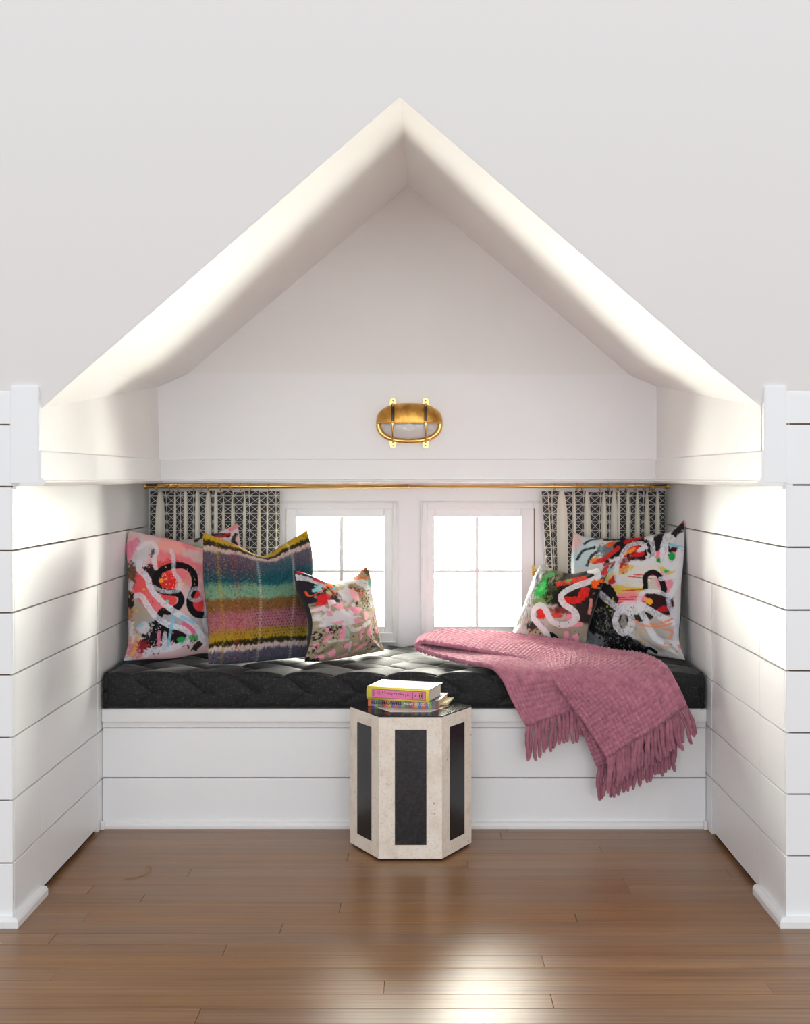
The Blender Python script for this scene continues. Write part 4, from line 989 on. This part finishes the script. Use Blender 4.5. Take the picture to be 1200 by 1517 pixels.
# ------------------------------------------------------------------ bulkhead lamp
def lamp():
    pc, zc = (606.5, 627), None
    k = 1.452 * U
    cx, cz = PXX(606.5, 1.452), PZ(627, 1.452)
    w, h = 49 * k, 29.8 * k
    root = empty('wall_lamp', (cx, YB, cz), 'oval brass bulkhead lamp with half hood on the header panel', 'lamp')
    M['lens'] = simple('lamp_glass', (0.72, 0.70, 0.68, 1), 0.16, 0.0, 0.5)
    M['slot'] = simple('dark_bronze', (0.10, 0.075, 0.05, 1), 0.4, 0.8)
    def outline(a, b, t, p=2.45):
        c, s = math.cos(t), math.sin(t)
        return (a * math.copysign(abs(c) ** (2 / p), c), b * math.copysign(abs(s) ** (2 / p), s))
    n = 72
    def ring(a0, b0, a1, b1, y0, y1):
        V, F = [], []
        for t in np.linspace(0, 2 * math.pi, n, endpoint=False):
            for (a, b, y) in ((a0, b0, y0), (a0, b0, y1 + .004), (a0 - .003, b0 - .003, y1), (a1, b1, y1), (a1, b1, y0)):
                x, z = outline(a, b, t); V.append((cx + x, y, cz + z))
        m = 5
        for i in range(n):
            for j in range(m - 1): F.append((i*m+j, ((i+1) % n)*m+j, ((i+1) % n)*m+j+1, i*m+j+1))
        return V, F
    mesh('base_ring', *ring(w, h, w * .865, h * .80, YB - .0003, YB - .024), M['brass'], root, True)
    V = [(cx + outline(w * .9, h * .9, t)[0], YB - .004, cz + outline(w * .9, h * .9, t)[1]) for t in np.linspace(0, 2 * math.pi, n, endpoint=False)]
    mesh('back_plate', V, [tuple(range(n))], M['slot'], root)
    # four lugs with screws
    for sx in (-1, 1):
        for sz in (-1, 1):
            lx, lz = cx + sx * 24.2 * k, cz + sz * 33 * k
            out = [(lx + .0112 * math.cos(t), lz + sz * .0105 * math.sin(t)) for t in np.linspace(0, math.pi, 12)]
            out += [(lx - .013, lz - sz * .018), (lx + .013, lz - sz * .018)]
            if sz < 0: out = out[::-1]
            lug = mesh('lug', *prism_geo(out[::-1], YB - .012, YB - .0003), M['brass'], root)
            mesh('screw', *tube_geo([(lx, YB - .0115, lz), (lx, YB - .0145, lz)], .0028, 10), M['slot'], lug)
    # ribbed glass lens: shallow dome
    def dome(a, b, dep, y0, t0, t1, nt=64, nr=14, p=2.45, rib=0.0):
        V, F = [], []
        for i, t in enumerate(np.linspace(t0, t1, nt)):
            x, z = outline(a, b, t, p)
            for j in range(nr):
                f = j / (nr - 1); c = math.cos(f * math.pi / 2) ** .62; s = math.sin(f * math.pi / 2)
                yy = y0 - dep * s
                V.append((cx + x * c, yy - rib * math.cos((z * c) * 900), cz + z * c))
        return V, grid_faces(nt, nr, flip=True)
    mesh('glass_lens', *dome(w * .865, h * .80, .038, YB - .016, 0, 2 * math.pi, 80, 22, 2.45, .0008), M['lens'], root, True)
    # hood over the upper half
    V, F = dome(w * 1.0, h * .98, .060, YB - .020, 0, math.pi, 60, 18)
    V2, F2 = dome(w * .96, h * .94, .056, YB - .020, 0, math.pi, 60, 18)
    hood = mesh('hood', *joined([(V, F), (V2, [tuple(reversed(f)) for f in F2])]), M['hoodbrass'], root, True)
    # lip along the lower edge of the hood
    lip = []
    for j in range(18):
        f = j / 17; c = math.cos(f * math.pi / 2) ** .62; lip.append((cx + w * .985 * c, YB - .020 - .0585 * math.sin(f * math.pi / 2), cz - .0005))
    lip = lip + [(2 * cx - x, y, z) for x, y, z in reversed(lip[:-1])]
    mesh('hood_lip', *tube_geo(lip, .0030, 8), M['brass'], root, True)
    for sx in (-1, 1):
        lx = cx + sx * 24.2 * k
        arc = [(lx, YB - .016 - .066 * math.sin(t) ** .7, cz + 28.5 * k * math.cos(t)) for t in np.linspace(.03, math.pi - .03, 28)]
        mesh('guard_bar', *tube_geo(arc, .0036, 8), M['brass'], root, True)
        sl = [(lx, YB - .0165 - .0672 * math.sin(t) ** .7, cz + 28.5 * k * math.cos(t)) for t in np.linspace(.25, math.pi / 2 - .06, 12)]
        V, F = [], []
        for x, y, z in sl: V += [(x - .0055, y - .0035, z), (x + .0055, y - .0035, z)]
        F = [(2*i, 2*i+1, 2*i+3, 2*i+2) for i in range(len(sl) - 1)]
        mesh('hood_slot', V, F, M['slot'], root)
def hoodmat():
    a = N('aged_brass'); tc = a.n('ShaderNodeTexCoord'); no = a.n('ShaderNodeTexNoise', inp={'Scale': 35.0, 'Detail': 4.0}); a.l(tc.outputs['Object'], no.inputs['Vector'])
    a.l(a.ramp(no.outputs[0], [(0.3, s255(178, 128, 60)), (0.55, s255(216, 164, 84)), (0.8, s255(224, 174, 92))]), a.b.inputs['Base Color'])
    a.set(Metallic=1.0, Roughness=0.38)
    return a.m
M['hoodbrass'] = hoodmat()
lamp()

# ------------------------------------------------------------------ hexagonal side table
def stone():
    a = N('fossil_stone'); tc = a.n('ShaderNodeTexCoord')
    n1 = a.n('ShaderNodeTexNoise', inp={'Scale': 12.0, 'Detail': 6.0, 'Roughness': 0.7}); a.l(tc.outputs['Object'], n1.inputs['Vector'])
    v = a.n('ShaderNodeTexVoronoi', inp={'Scale': 30.0}); a.l(tc.outputs['Object'], v.inputs['Vector'])
    c = a.ramp(n1.outputs[0], [(0.3, s255(222, 206, 190)), (0.5, s255(240, 228, 214)), (0.72, s255(246, 238, 228))])
    spot = a.math('LESS_THAN', v.outputs['Distance'], 0.11)
    n2 = a.n('ShaderNodeTexNoise', inp={'Scale': 7.0}); a.l(tc.outputs['Object'], n2.inputs['Vector'])
    c = a.mix(a.math('MULTIPLY', a.math('MULTIPLY', spot, a.math('GREATER_THAN', n2.outputs[0], 0.56)), 0.6), c, s255(150, 120, 96))
    n3 = a.n('ShaderNodeTexNoise', inp={'Scale': 160.0, 'Detail': 3.0}); a.l(tc.outputs['Object'], n3.inputs['Vector'])
    c = a.mix(a.math('MULTIPLY', a.math('GREATER_THAN', n3.outputs[0], 0.62), 0.25), c, s255(160, 140, 122))
    a.l(c, a.b.inputs['Base Color']); a.set(Roughness=0.55)
    a.bump(n3.outputs[0], 0.12, 0.001)
    return a.m
def blackstone(rough, bump):
    a = N('black_stone'); tc = a.n('ShaderNodeTexCoord')
    n1 = a.n('ShaderNodeTexNoise', inp={'Scale': 90.0, 'Detail': 4.0}); a.l(tc.outputs['Object'], n1.inputs['Vector'])
    a.l(a.ramp(n1.outputs[0], [(0.35, (0.006, 0.005, 0.006, 1)), (0.7, (0.020, 0.018, 0.022, 1))]), a.b.inputs['Base Color'])
    a.set(Roughness=rough); a.b.inputs['Specular IOR Level'].default_value = 0.4
    a.bump(n1.outputs[0], bump, 0.001)
    return a.m
M['stone'], M['black'], M['blacktop'] = stone(), blackstone(0.24, 0.05), blackstone(0.12, 0.008)
tcx, tcy, tR, tH = -0.0360, 1.169 * D0 + 0.1711, 0.1976, 0.454
def hexpt(R, k): return (tcx + R * math.cos(math.pi / 3 * k), tcy + R * math.sin(math.pi / 3 * k))
table = empty('side_table', (tcx, tcy, 0.0), 'hexagonal drum side table of pale stone with black inlaid panels', 'table')
def hexprism(R, z0, z1, bev=0.0):
    V = [(*hexpt(R - bev, k), z0) for k in range(6)] + [(*hexpt(R, k), z0 + bev) for k in range(6)] + [(*hexpt(R, k), z1 - bev) for k in range(6)] + [(*hexpt(R - bev, k), z1) for k in range(6)]
    F = [tuple(reversed(range(6))), tuple(range(18, 24))]
    for a in (0, 6, 12): F += [(a+k, a+(k+1) % 6, a+6+(k+1) % 6, a+6+k) for k in range(6)]
    return V, F
mesh('plinth', *hexprism(tR - .008, 0.0003, 0.008), M['dark'], table)
mesh('body', *hexprism(tR, 0.007, tH - .004, .0012), M['stone'], table)
mesh('top_slab', *hexprism(tR + .0004, tH - .004, tH, .0012), M['blacktop'], table)
mesh('top_inlay', *hexprism(tR * .64, tH - .001, tH + .0003), M['stone'], table)
zi0, zi1 = PZ(1252, 1.169), PZ(1081, 1.169)
for k in range(6):
    (ax, ay), (bx, by) = hexpt(tR, k), hexpt(tR, k + 1)
    e = np.array((bx - ax, by - ay, 0)); nrm = np.array((by - ay, ax - bx, 0)); nrm /= np.linalg.norm(nrm)
    p0, p1 = np.array((ax, ay, 0)) + e * .255, np.array((ax, ay, 0)) + e * .755
    V = []
    for off in (0.0005, -0.003):
        for q, z in ((p0, zi0), (p1, zi0), (p1, zi1), (p0, zi1)): V.append((q[0] + nrm[0]*off, q[1] + nrm[1]*off, z))
    mesh('inlay_panel', V, [(0,1,2,3), (7,6,5,4), (0,4,5,1), (1,5,6,2), (2,6,7,3), (3,7,4,0)], M['black'], table)

# ------------------------------------------------------------------ books
class Frame:                                  # local book axes: a along the spine, b into the pages, z up
    def __init__(s, p, ang, z): s.p, s.z = np.array(p), z; s.a = np.array((math.cos(ang), math.sin(ang))); s.b = np.array((-math.sin(ang), math.cos(ang)))
    def w(s, a, b, z): q = s.p + s.a * a + s.b * b; return (q[0], q[1], s.z + z)
def fbox(fr, a0, a1, b0, b1, z0, z1, bev=0.0):
    V, F = box_geo(a0, a1, b0, b1, z0, z1, bev)
    return [fr.w(*v) for v in V], F
def stripes_mat():
    a = N('striped_jacket'); tc = a.n('ShaderNodeTexCoord'); sp = a.n('ShaderNodeSeparateXYZ')
    at = a.n('ShaderNodeAttribute', attribute_name='along'); 
    x = a.math('FRACT', a.math('MULTIPLY', at.outputs['Fac'], 1.0))
    cols = [(232, 122, 74), (150, 120, 196), (150, 190, 96), (128, 126, 132), (138, 100, 92), (232, 104, 104), (228, 172, 104), (92, 130, 214)]
    r = a.n('ShaderNodeValToRGB'); r.color_ramp.interpolation = 'CONSTANT'; e = r.color_ramp.elements
    while len(e) < 8: e.new(.5)
    for k, c in enumerate(cols): e[k].position = k / 8; e[k].color = s255(*c)
    a.l(x, r.inputs[0]); a.l(r.outputs[0], a.b.inputs['Base Color']); a.set(Roughness=0.4)
    return a.m
def pages_mat(col):
    a = N('page_edges'); tc = a.n('ShaderNodeTexCoord'); mp = a.n('ShaderNodeMapping'); mp.inputs['Scale'].default_value = (3, 3, 900); a.l(tc.outputs['Object'], mp.inputs[0])
    n1 = a.n('ShaderNodeTexNoise', inp={'Scale': 1.0}); a.l(mp.outputs[0], n1.inputs['Vector'])
    a.l(a.mix(n1.outputs[0], col, tuple(c * .72 for c in col[:3]) + (1,)), a.b.inputs['Base Color']); a.set(Roughness=0.8)
    return a.m
M['stripes'] = stripes_mat()
M['pages'], M['pages2'] = pages_mat(s255(238, 226, 214)), pages_mat(s255(226, 214, 170))
M['yellow'] = simple('yellow_cloth', s255(244, 224, 84), 0.45); M['pink'] = simple('pink_paper', s255(238, 130, 176), 0.45)
M['ink'] = simple('black_ink', (0.012, 0.012, 0.014, 1), 0.6); M['whiteink'] = simple('white_ink', (0.9, 0.9, 0.88, 1), 0.6)
M['navy'] = simple('navy_board', s255(60, 76, 116), 0.5)
def jacket_top():
    a = N('pale_pink_jacket'); tc = a.n('ShaderNodeTexCoord'); n1 = a.n('ShaderNodeTexNoise', inp={'Scale': 26.0, 'Detail': 1.0}); a.l(tc.outputs['Object'], n1.inputs['Vector'])
    a.l(a.ramp(n1.outputs[0], [(0.46, s255(206, 150, 176)), (0.54, s255(176, 190, 170))]), a.b.inputs['Base Color']); a.set(Roughness=0.3)
    return a.m
M['jtop'] = jacket_top()
def text_geo(fr, txt, size, a0, z0, off, squeeze=1.0):
    cu = bpy.data.curves.new('t', 'FONT'); cu.body = txt; cu.size = size; cu.offset = size * .022; cu.resolution_u = 3
    o = bpy.data.objects.new('t', cu); COL.objects.link(o)
    dg = bpy.context.evaluated_depsgraph_get(); me = bpy.data.meshes.new_from_object(o.evaluated_get(dg))
    V = [fr.w(a0 + v.co.x * squeeze, off, z0 + v.co.y) for v in me.vertices]; F = [list(p.vertices) for p in me.polygons]
    wd = max(v.co.x for v in me.vertices) * squeeze
    bpy.data.objects.remove(o); bpy.data.curves.remove(cu); bpy.data.meshes.remove(me)
    return V, F, wd
# lower book: striped spine
pl, pr = np.array((PXX(545, 1.2177), 1.2177 * D0)), np.array((PXX(649.5, 1.2018), 1.2018 * D0))
L2 = np.linalg.norm(pr - pl); ang = math.atan2(*(pr - pl)[::-1]); fr = Frame(pl, ang, tH + .0006)
bt = .0265
b2 = empty('striped_book', fr.w(L2 / 2, .07, 0), 'book with multicoloured striped spine lying flat on the hexagonal table', 'book')
def along(o, fr, n):
    at = o.data.attributes.new('along', 'FLOAT', 'POINT'); o0 = org(o)
    at.data.foreach_set('value', [float(np.dot(np.array((v.co.x + o0[0], v.co.y + o0[1])) - fr.p, fr.a) * n) for v in o.data.vertices])
nstr = 21.0 / 8 / L2
V, F = joined([fbox(fr, 0, L2, 0, .004, 0, bt, .001), fbox(fr, 0, L2, .002, .158, bt - .002, bt), fbox(fr, 0, L2, .002, .158, 0, .002)])
cv = mesh('jacket', V, F, M['stripes'], b2); along(cv, fr, nstr)
mesh('page_block', *fbox(fr, .003, L2 - .004, .004, .154, .0022, bt - .0022), M['pages2'], b2)
flap = fbox(fr, L2 - .006, L2 + .020, .05, .15, .009, .011); mesh('loose_page', [(x, y, z + .006 * math.sin(i)) for i, (x, y, z) in enumerate(flap[0])], flap[1], M['pages2'], b2)
V, F, wd = text_geo(fr, 'ELSA MAXWELL', .0135, .012, .0085, -.0004)
sq = .104 / wd
V, F, _ = text_geo(fr, 'ELSA MAXWELL', .0135, .012, .0085, -.0004, sq)
mesh('spine_lettering', V, F, M['ink'], b2)['label'] = 'black lettering ELSA MAXWELL'
V, F, wd = text_geo(fr, 'HOW TO DO IT', .0135, .122, .0085, -.0004)
V, F, _ = text_geo(fr, 'HOW TO DO IT', .0135, .122, .0085, -.0004, .084 / wd)
mesh('spine_lettering', V, F, M['whiteink'], b2)['label'] = 'white lettering HOW TO DO IT'
mk = joined([fbox(fr, .2135 + .003 * math.cos(k * 2.4), .2150 + .003 * math.cos(k * 2.4), -.0005, .0002, .010 + .0028 * k, .0118 + .0028 * k) for k in range(4)])
mesh('publisher_mark', *mk, M['ink'], b2)
# upper book: pink and yellow spine
pl, pr = np.array((PXX(543, 1.2100), 1.2100 * D0)), np.array((PXX(635.5, 1.190), 1.190 * D0))
L1 = np.linalg.norm(pr - pl); ang = math.atan2(*(pr - pl)[::-1]); fr = Frame(pl, ang, tH + bt + .0012)
bt = .0415
b1 = empty('pink_book', fr.w(L1 / 2, .07, 0), 'thick hardback with pink and yellow spine on top of the striped book', 'book')
sp = []
n = 9
V, F = [], []
for k, t in enumerate(np.linspace(0, 1, n)):                # gently rounded spine
    z = bt * t; b = .006 * (2 * t - 1) ** 4
    V += [fr.w(0, b, z), fr.w(L1, b, z), fr.w(0, b + .003, z), fr.w(L1, b + .003, z)]
for k in range(n - 1):
    F += [(4*k, 4*k+1, 4*k+5, 4*k+4), (4*k+2, 4*k+6, 4*k+7, 4*k+3), (4*k, 4*k+4, 4*k+6, 4*k+2), (4*k+1, 4*k+3, 4*k+7, 4*k+5)]
mesh('spine', V, F, M['yellow'], b1, True)
mesh('page_block', *fbox(fr, .005, L1 - .005, .006, .140, .003, bt - .003), M['pages'], b1)
mesh('board', *fbox(fr, 0, L1, .006, .146, 0, .0026, .0006), M['navy'], b1)
tb = mesh('board', *fbox(fr, 0, L1, .006, .146, bt - .0026, bt, .0006), M['navy'], b1)
mesh('jacket_cover', *fbox(fr, .0004, L1 - .0004, .010, .1455, bt - .0004, bt + .0005), M['jtop'], tb)
mesh('jacket_band', *fbox(fr, .0004, L1 - .0004, .0045, .0115, bt - .0006, bt + .0007), M['yellow'], tb)
lab = mesh('spine_label', *fbox(fr, .019, L1 - .011, -.0007, .004, .0075, bt - .0065), M['pink'], b1)
rim = joined([fbox(fr, .019, L1 - .011, -.0011, .003, .0072, .0080), fbox(fr, .019, L1 - .011, -.0011, .003, bt - .0070, bt - .0062), fbox(fr, .019, .0198, -.0011, .003, .0072, bt - .0062), fbox(fr, L1 - .0118, L1 - .011, -.0011, .003, .0072, bt - .0062)])
mesh('label_rule', *rim, M['ink'], lab)
rb_ = random.Random(5)
marks = []
def mark(a, z, size, rot, kind):
    segs = {0: [((-.5, .5), (.0, -.5)), ((.5, .5), (0, -.5))], 1: [((-.5, 0), (.5, .4)), ((-.5, 0), (.3, -.4))], 2: [((-.4, .5), (-.4, -.5)), ((-.4, 0), (.4, .4))], 3: [((-.5, -.4), (.5, .4))], 4: [((0, .5), (0, -.5)), ((-.4, .5), (.4, .5))]}[kind]
    for (x0, y0), (x1, y1) in segs:
        c, s_ = math.cos(rot), math.sin(rot)
        p = [(a + size * (x * c - y * s_), -.0012, z + size * (x * s_ + y * c)) for x, y in ((x0, y0), (x1, y1))]
        marks.append(tube_geo([fr.w(*q) for q in p], .00055, 4))
for a, z in zip(np.linspace(.057, .142, 12), [.026, .0255, .023, .023, .0225, .024, .0235, .023, .0235, .0225, .0205, .0215]): mark(a, z, .0058, rb_.uniform(-.9, .9), rb_.randrange(5))
for a, z in ((.036, .024), (.043, .029), (.045, .024), (.044, .0195), (.168, .021)): mark(a, z, .0056, rb_.uniform(-.9, .9), rb_.randrange(5))
for k in range(6): mark(.025 + .0012 * (k % 2), .014 + .0032 * k, .0026, rb_.uniform(-1, 1), rb_.randrange(5)); mark(.157 + .0015 * (k % 2), .012 + .0032 * k, .003, rb_.uniform(-1, 1), rb_.randrange(5))
mesh('spine_lettering', *joined(marks), M['ink'], b1)['label'] = 'small black handwritten marks'
em = mesh('emblem', *fbox(fr, .180, .190, -.0012, .002, .012, .031), M['ink'], b1)
mesh('emblem_figure', *joined([tube_geo([fr.w(.182, -.0016, .0135), fr.w(.1848, -.0016, .0215), fr.w(.182, -.0016, .0295)], .0011, 5), tube_geo([fr.w(.188, -.0016, .0135), fr.w(.1852, -.0016, .0215), fr.w(.188, -.0016, .0295)], .0009, 5)]), M['yellow'], em)

# ------------------------------------------------------------------ knitted throw
def yarn():
    a = N('mauve_wool'); oi = a.n('ShaderNodeObjectInfo'); tc = a.n('ShaderNodeTexCoord')
    n1 = a.n('ShaderNodeTexNoise', inp={'Scale': 45.0, 'Detail': 3.0}); a.l(tc.outputs['Object'], n1.inputs['Vector'])
    n2 = a.n('ShaderNodeTexNoise', inp={'Scale': 700.0, 'Detail': 2.0}); a.l(tc.outputs['Object'], n2.inputs['Vector'])
    c = a.ramp(n1.outputs[0], [(0.3, s255(156, 98, 116)), (0.5, s255(168, 108, 125)), (0.7, s255(180, 118, 134))])
    hs = a.n('ShaderNodeHueSaturation'); a.l(c, hs.inputs['Color']); tn = a.n('ShaderNodeAttribute', attribute_name='tone')
    a.l(a.math('ADD', a.math('ADD', a.math('MULTIPLY', oi.outputs['Random'], 0.22), a.math('MULTIPLY', tn.outputs['Fac'], 0.22)), 0.82), hs.inputs['Value'])
    a.l(hs.outputs[0], a.b.inputs['Base Color']); a.set(Roughness=0.95); a.b.inputs['Specular IOR Level'].default_value = 0.1
    a.b.inputs['Sheen Weight'].default_value = 0.25
    a.bump(n2.outputs[0], 0.5, 0.001)
    return a.m
M['wool'] = yarn()
def cr_surface(ctrl, nu, nv):
    c = np.array(ctrl, float)
    rows = np.stack([catmull(r, 12) for r in c])
    cols = np.stack([catmull(rows[:, j], 12) for j in range(rows.shape[1])], 1)
    def rs(a, n, axis):
        a = np.moveaxis(a, axis, 0); d = np.linalg.norm(np.diff(a, axis=0), axis=2).mean(1); s = np.r_[0, np.cumsum(d)]
        t = np.linspace(0, s[-1], n); out = np.empty((n,) + a.shape[1:])
        for i in range(a.shape[1]):
            for k in range(3): out[:, i, k] = np.interp(t, s, a[:, i, k])
        return np.moveaxis(out, 0, axis), s[-1]
    g, lu = rs(cols, nu, 0); g, lv = rs(g, nv, 1)
    return g, lu, lv
def knit(ctrl, name, root, nu, nv, cell=.0168, amp=.0085, thick=.0035):
    g, lu, lv = cr_surface(ctrl, nu, nv)
    du, dv = np.gradient(g, axis=0), np.gradient(g, axis=1)
    nrm = np.cross(du, dv); nrm /= np.linalg.norm(nrm, axis=2)[..., None] + 1e-12
    a = np.linspace(0, lu / cell, nu)[:, None]; b = np.linspace(0, lv / cell, nv)[None]
    a = a + .18 * (fbm(a * .5 + 0 * b, b * .5 + 0 * a, 2) - .5); b = b + .18 * (fbm(a * .5, b * .5, 7) - .5)
    ia, ib = np.floor(a), np.floor(b); fa, fb = a - ia - .5, b - ib - .5
    par = np.mod(ia + ib, 2)
    h1 = np.sqrt(np.clip(1 - (2 * fb) ** 2, 0, 1)) * (1 - .8 * (2 * fa) ** 4)
    h2 = np.sqrt(np.clip(1 - (2 * fa) ** 2, 0, 1)) * (1 - .8 * (2 * fb) ** 4)
    h = np.where(par > 0, h1, h2 * .8)
    f = g + nrm * (thick + amp * h)[..., None]
    bk = g - nrm * (thick + amp * 0.6 * np.where(par > 0, h2 * .8, h1))[..., None]
    V = np.concatenate([f.reshape(-1, 3), bk.reshape(-1, 3)])
    n = nu * nv
    F = grid_faces(nu, nv) + [tuple(i + n for i in q) for q in grid_faces(nu, nv, flip=True)]
    rim = [(0, j) for j in range(nv)] + [(i, nv - 1) for i in range(1, nu)] + [(nu - 1, j) for j in range(nv - 2, -1, -1)] + [(i, 0) for i in range(nu - 2, 0, -1)]
    idx = [i * nv + j for i, j in rim]
    F += [(idx[k], idx[k] + n, idx[(k+1) % len(idx)] + n, idx[(k+1) % len(idx)]) for k in range(len(idx))]
    o = mesh(name, V, F, M['wool'], root, True)
    tone = vnoise(ia * 7.31 + 0 * ib, ib * 3.77 + 0 * ia, 5)
    at = o.data.attributes.new('tone', 'FLOAT', 'POINT'); at.data.foreach_set('value', np.r_[tone.ravel(), tone.ravel()].astype(np.float32))
    return g
def rows(rr): return [[P(*q) for q in r] for r in rr]
throw = empty('knitted_throw', P(800, 990, 1.275), 'chunky mauve knitted throw with fringe draped over the seat edge', 'blanket')
low = [[(779, 1076, 1.2545), (806, 1066, 1.2545), (836, 1056, 1.2545), (872, 1044, 1.2545)],
       [(758, 1038, 1.2555), (796, 1030, 1.2555), (832, 1022, 1.256), (868, 1012, 1.256)],
       [(744, 1008, 1.258), (784, 1000, 1.258), (825, 994, 1.260), (860, 987, 1.270)],
       [(727, 991, 1.272), (766, 982, 1.298), (806, 975, 1.32), (840, 966, 1.35)],
       [(690, 984, 1.298), (706, 969, 1.35), (724, 957, 1.39), (744, 948, 1.42)],
       [(645, 973, 1.324), (650, 962, 1.365), (660, 951, 1.402), (672, 943, 1.43)],
       [(624, 966, 1.332), (628, 956, 1.372), (636, 946, 1.41), (650, 940, 1.438)],
       [(618, 958, 1.338), (621, 949, 1.378), (629, 941, 1.415), (643, 936, 1.44)],
       [(624, 950, 1.345), (629, 943, 1.382), (637, 937, 1.415), (652, 932, 1.44)],
       [(650, 953, 1.345), (656, 945, 1.38), (665, 938, 1.41), (680, 932, 1.44)],
       [(705, 962, 1.335), (716, 951, 1.372), (730, 942, 1.405), (744, 936, 1.43)],
       [(770, 975, 1.303), (786, 962, 1.345), (802, 951, 1.378), (818, 944, 1.390)],
       [(800, 990, 1.270), (824, 975, 1.305), (850, 962, 1.345), (872, 954, 1.362)],
       [(822, 1012, 1.2535), (850, 990, 1.268), (886, 971, 1.315), (912, 962, 1.340)],
       [(842, 1040, 1.2515), (876, 1014, 1.2525), (918, 988, 1.272), (952, 970, 1.315)],
       [(866, 1072, 1.2495), (904, 1046, 1.250), (948, 1017, 1.2525), (985, 986, 1.270)],
       [(884, 1100, 1.2485), (922, 1077, 1.2485), (964, 1050, 1.249), (1003, 1012, 1.253)],
       [(899, 1124, 1.2475), (935, 1101, 1.2475), (976, 1076, 1.2475), (1018, 1046, 1.249)]]
low = [[(x, y + (3.5 if (7 <= i <= 13 and j >= 2) else 1.0 if (i == 14 and j >= 2) else 1.5 if (7 <= i <= 12) else -3.0 if (3 <= i <= 6) else 0), r - (.006 if (i >= 14 and r < 1.256) else .004 if (i >= 13 and r < 1.27) else 0)) for j, (x, y, r) in enumerate(q)] for i, q in enumerate(low)]
gT = knit(rows(low), 'knitted_cloth', throw, 900, 190)
under = [[(846, 1046, 1.2532), (890, 1030, 1.2535), (930, 1016, 1.2535), (975, 1000, 1.256)],
         [(864, 1088, 1.2515), (905, 1068, 1.2515), (945, 1050, 1.2515), (988, 1030, 1.2525)],
         [(884, 1137, 1.2505), (922, 1122, 1.2505), (962, 1104, 1.2505), (1003, 1084, 1.2505)]]
gU = knit(rows(under), 'knitted_underlayer', throw, 110, 170)
def fringe(line, n, l0, l1, flare, seed, off):
    r_ = np.random.RandomState(seed); q = resample(np.asarray(line), n)
    d = np.linalg.norm(np.diff(line, axis=0), axis=1); s = np.r_[0, np.cumsum(d)]; t = np.linspace(0.006, s[-1] - .006, n)
    pts = np.stack([np.interp(t, s, line[:, k]) for k in range(3)], 1)
    for i, p in enumerate(pts):
        L = l0 + (l1 - l0) * i / n + r_.uniform(-.012, .012)
        fx = flare(i / n) + r_.uniform(-.05, .05)
        ph, w = r_.uniform(0, 6.3), r_.uniform(.0015, .0035)
        path = []
        for k in np.linspace(0, 1, 11):
            path.append((p[0] + L * fx * k + w * math.sin(ph + k * 7), p[1] - off - .004 * math.sin(k * 2.5 + ph) - r_.uniform(0, .001), p[2] + .006 - (L + .006) * k * math.sqrt(max(.2, 1 - fx * fx))))
        rad = [.0077 * (1 - .12 * k) * (1 + .12 * math.sin(k * 22 + ph)) for k in np.linspace(0, 1, 11)]
        rad[0] = .0064; rad[-1] = .0042
        mesh('fringe_strand', *tube_geo(path, rad, 6), M['wool'], throw, True)
        if i % 1 == 0:
            pass
fringe(gT[0], 16, .118, .095, lambda t: -.02 + .05 * t, 3, .002)
fringe(gU[-1], 22, .118, .112, lambda t: -.03 + .04 * t, 5, .003)
fringe(gT[-1], 27, .105, .105, lambda t: -.06 + .44 * t ** 2, 8, .010)

# ------------------------------------------------------------------ a stray thread on the floor
th = catmull([P(185, 1302, 665/595.)[:2] + (.0012,), P(200, 1300, 665/593.)[:2] + (.0012,), P(215, 1296, 665/589.)[:2] + (.0012,), P(224, 1289, 665/582.)[:2] + (.0012,), P(222, 1284, 665/577.)[:2] + (.0012,), P(216, 1285, 665/578.)[:2] + (.0012,)], 8)
tag(mesh('thread', *tube_geo(th, .0010, 5), simple('straw_thread', s255(170, 118, 62), 0.7), None, True), 'short curled tan thread lying on the wood floor', 'thread')
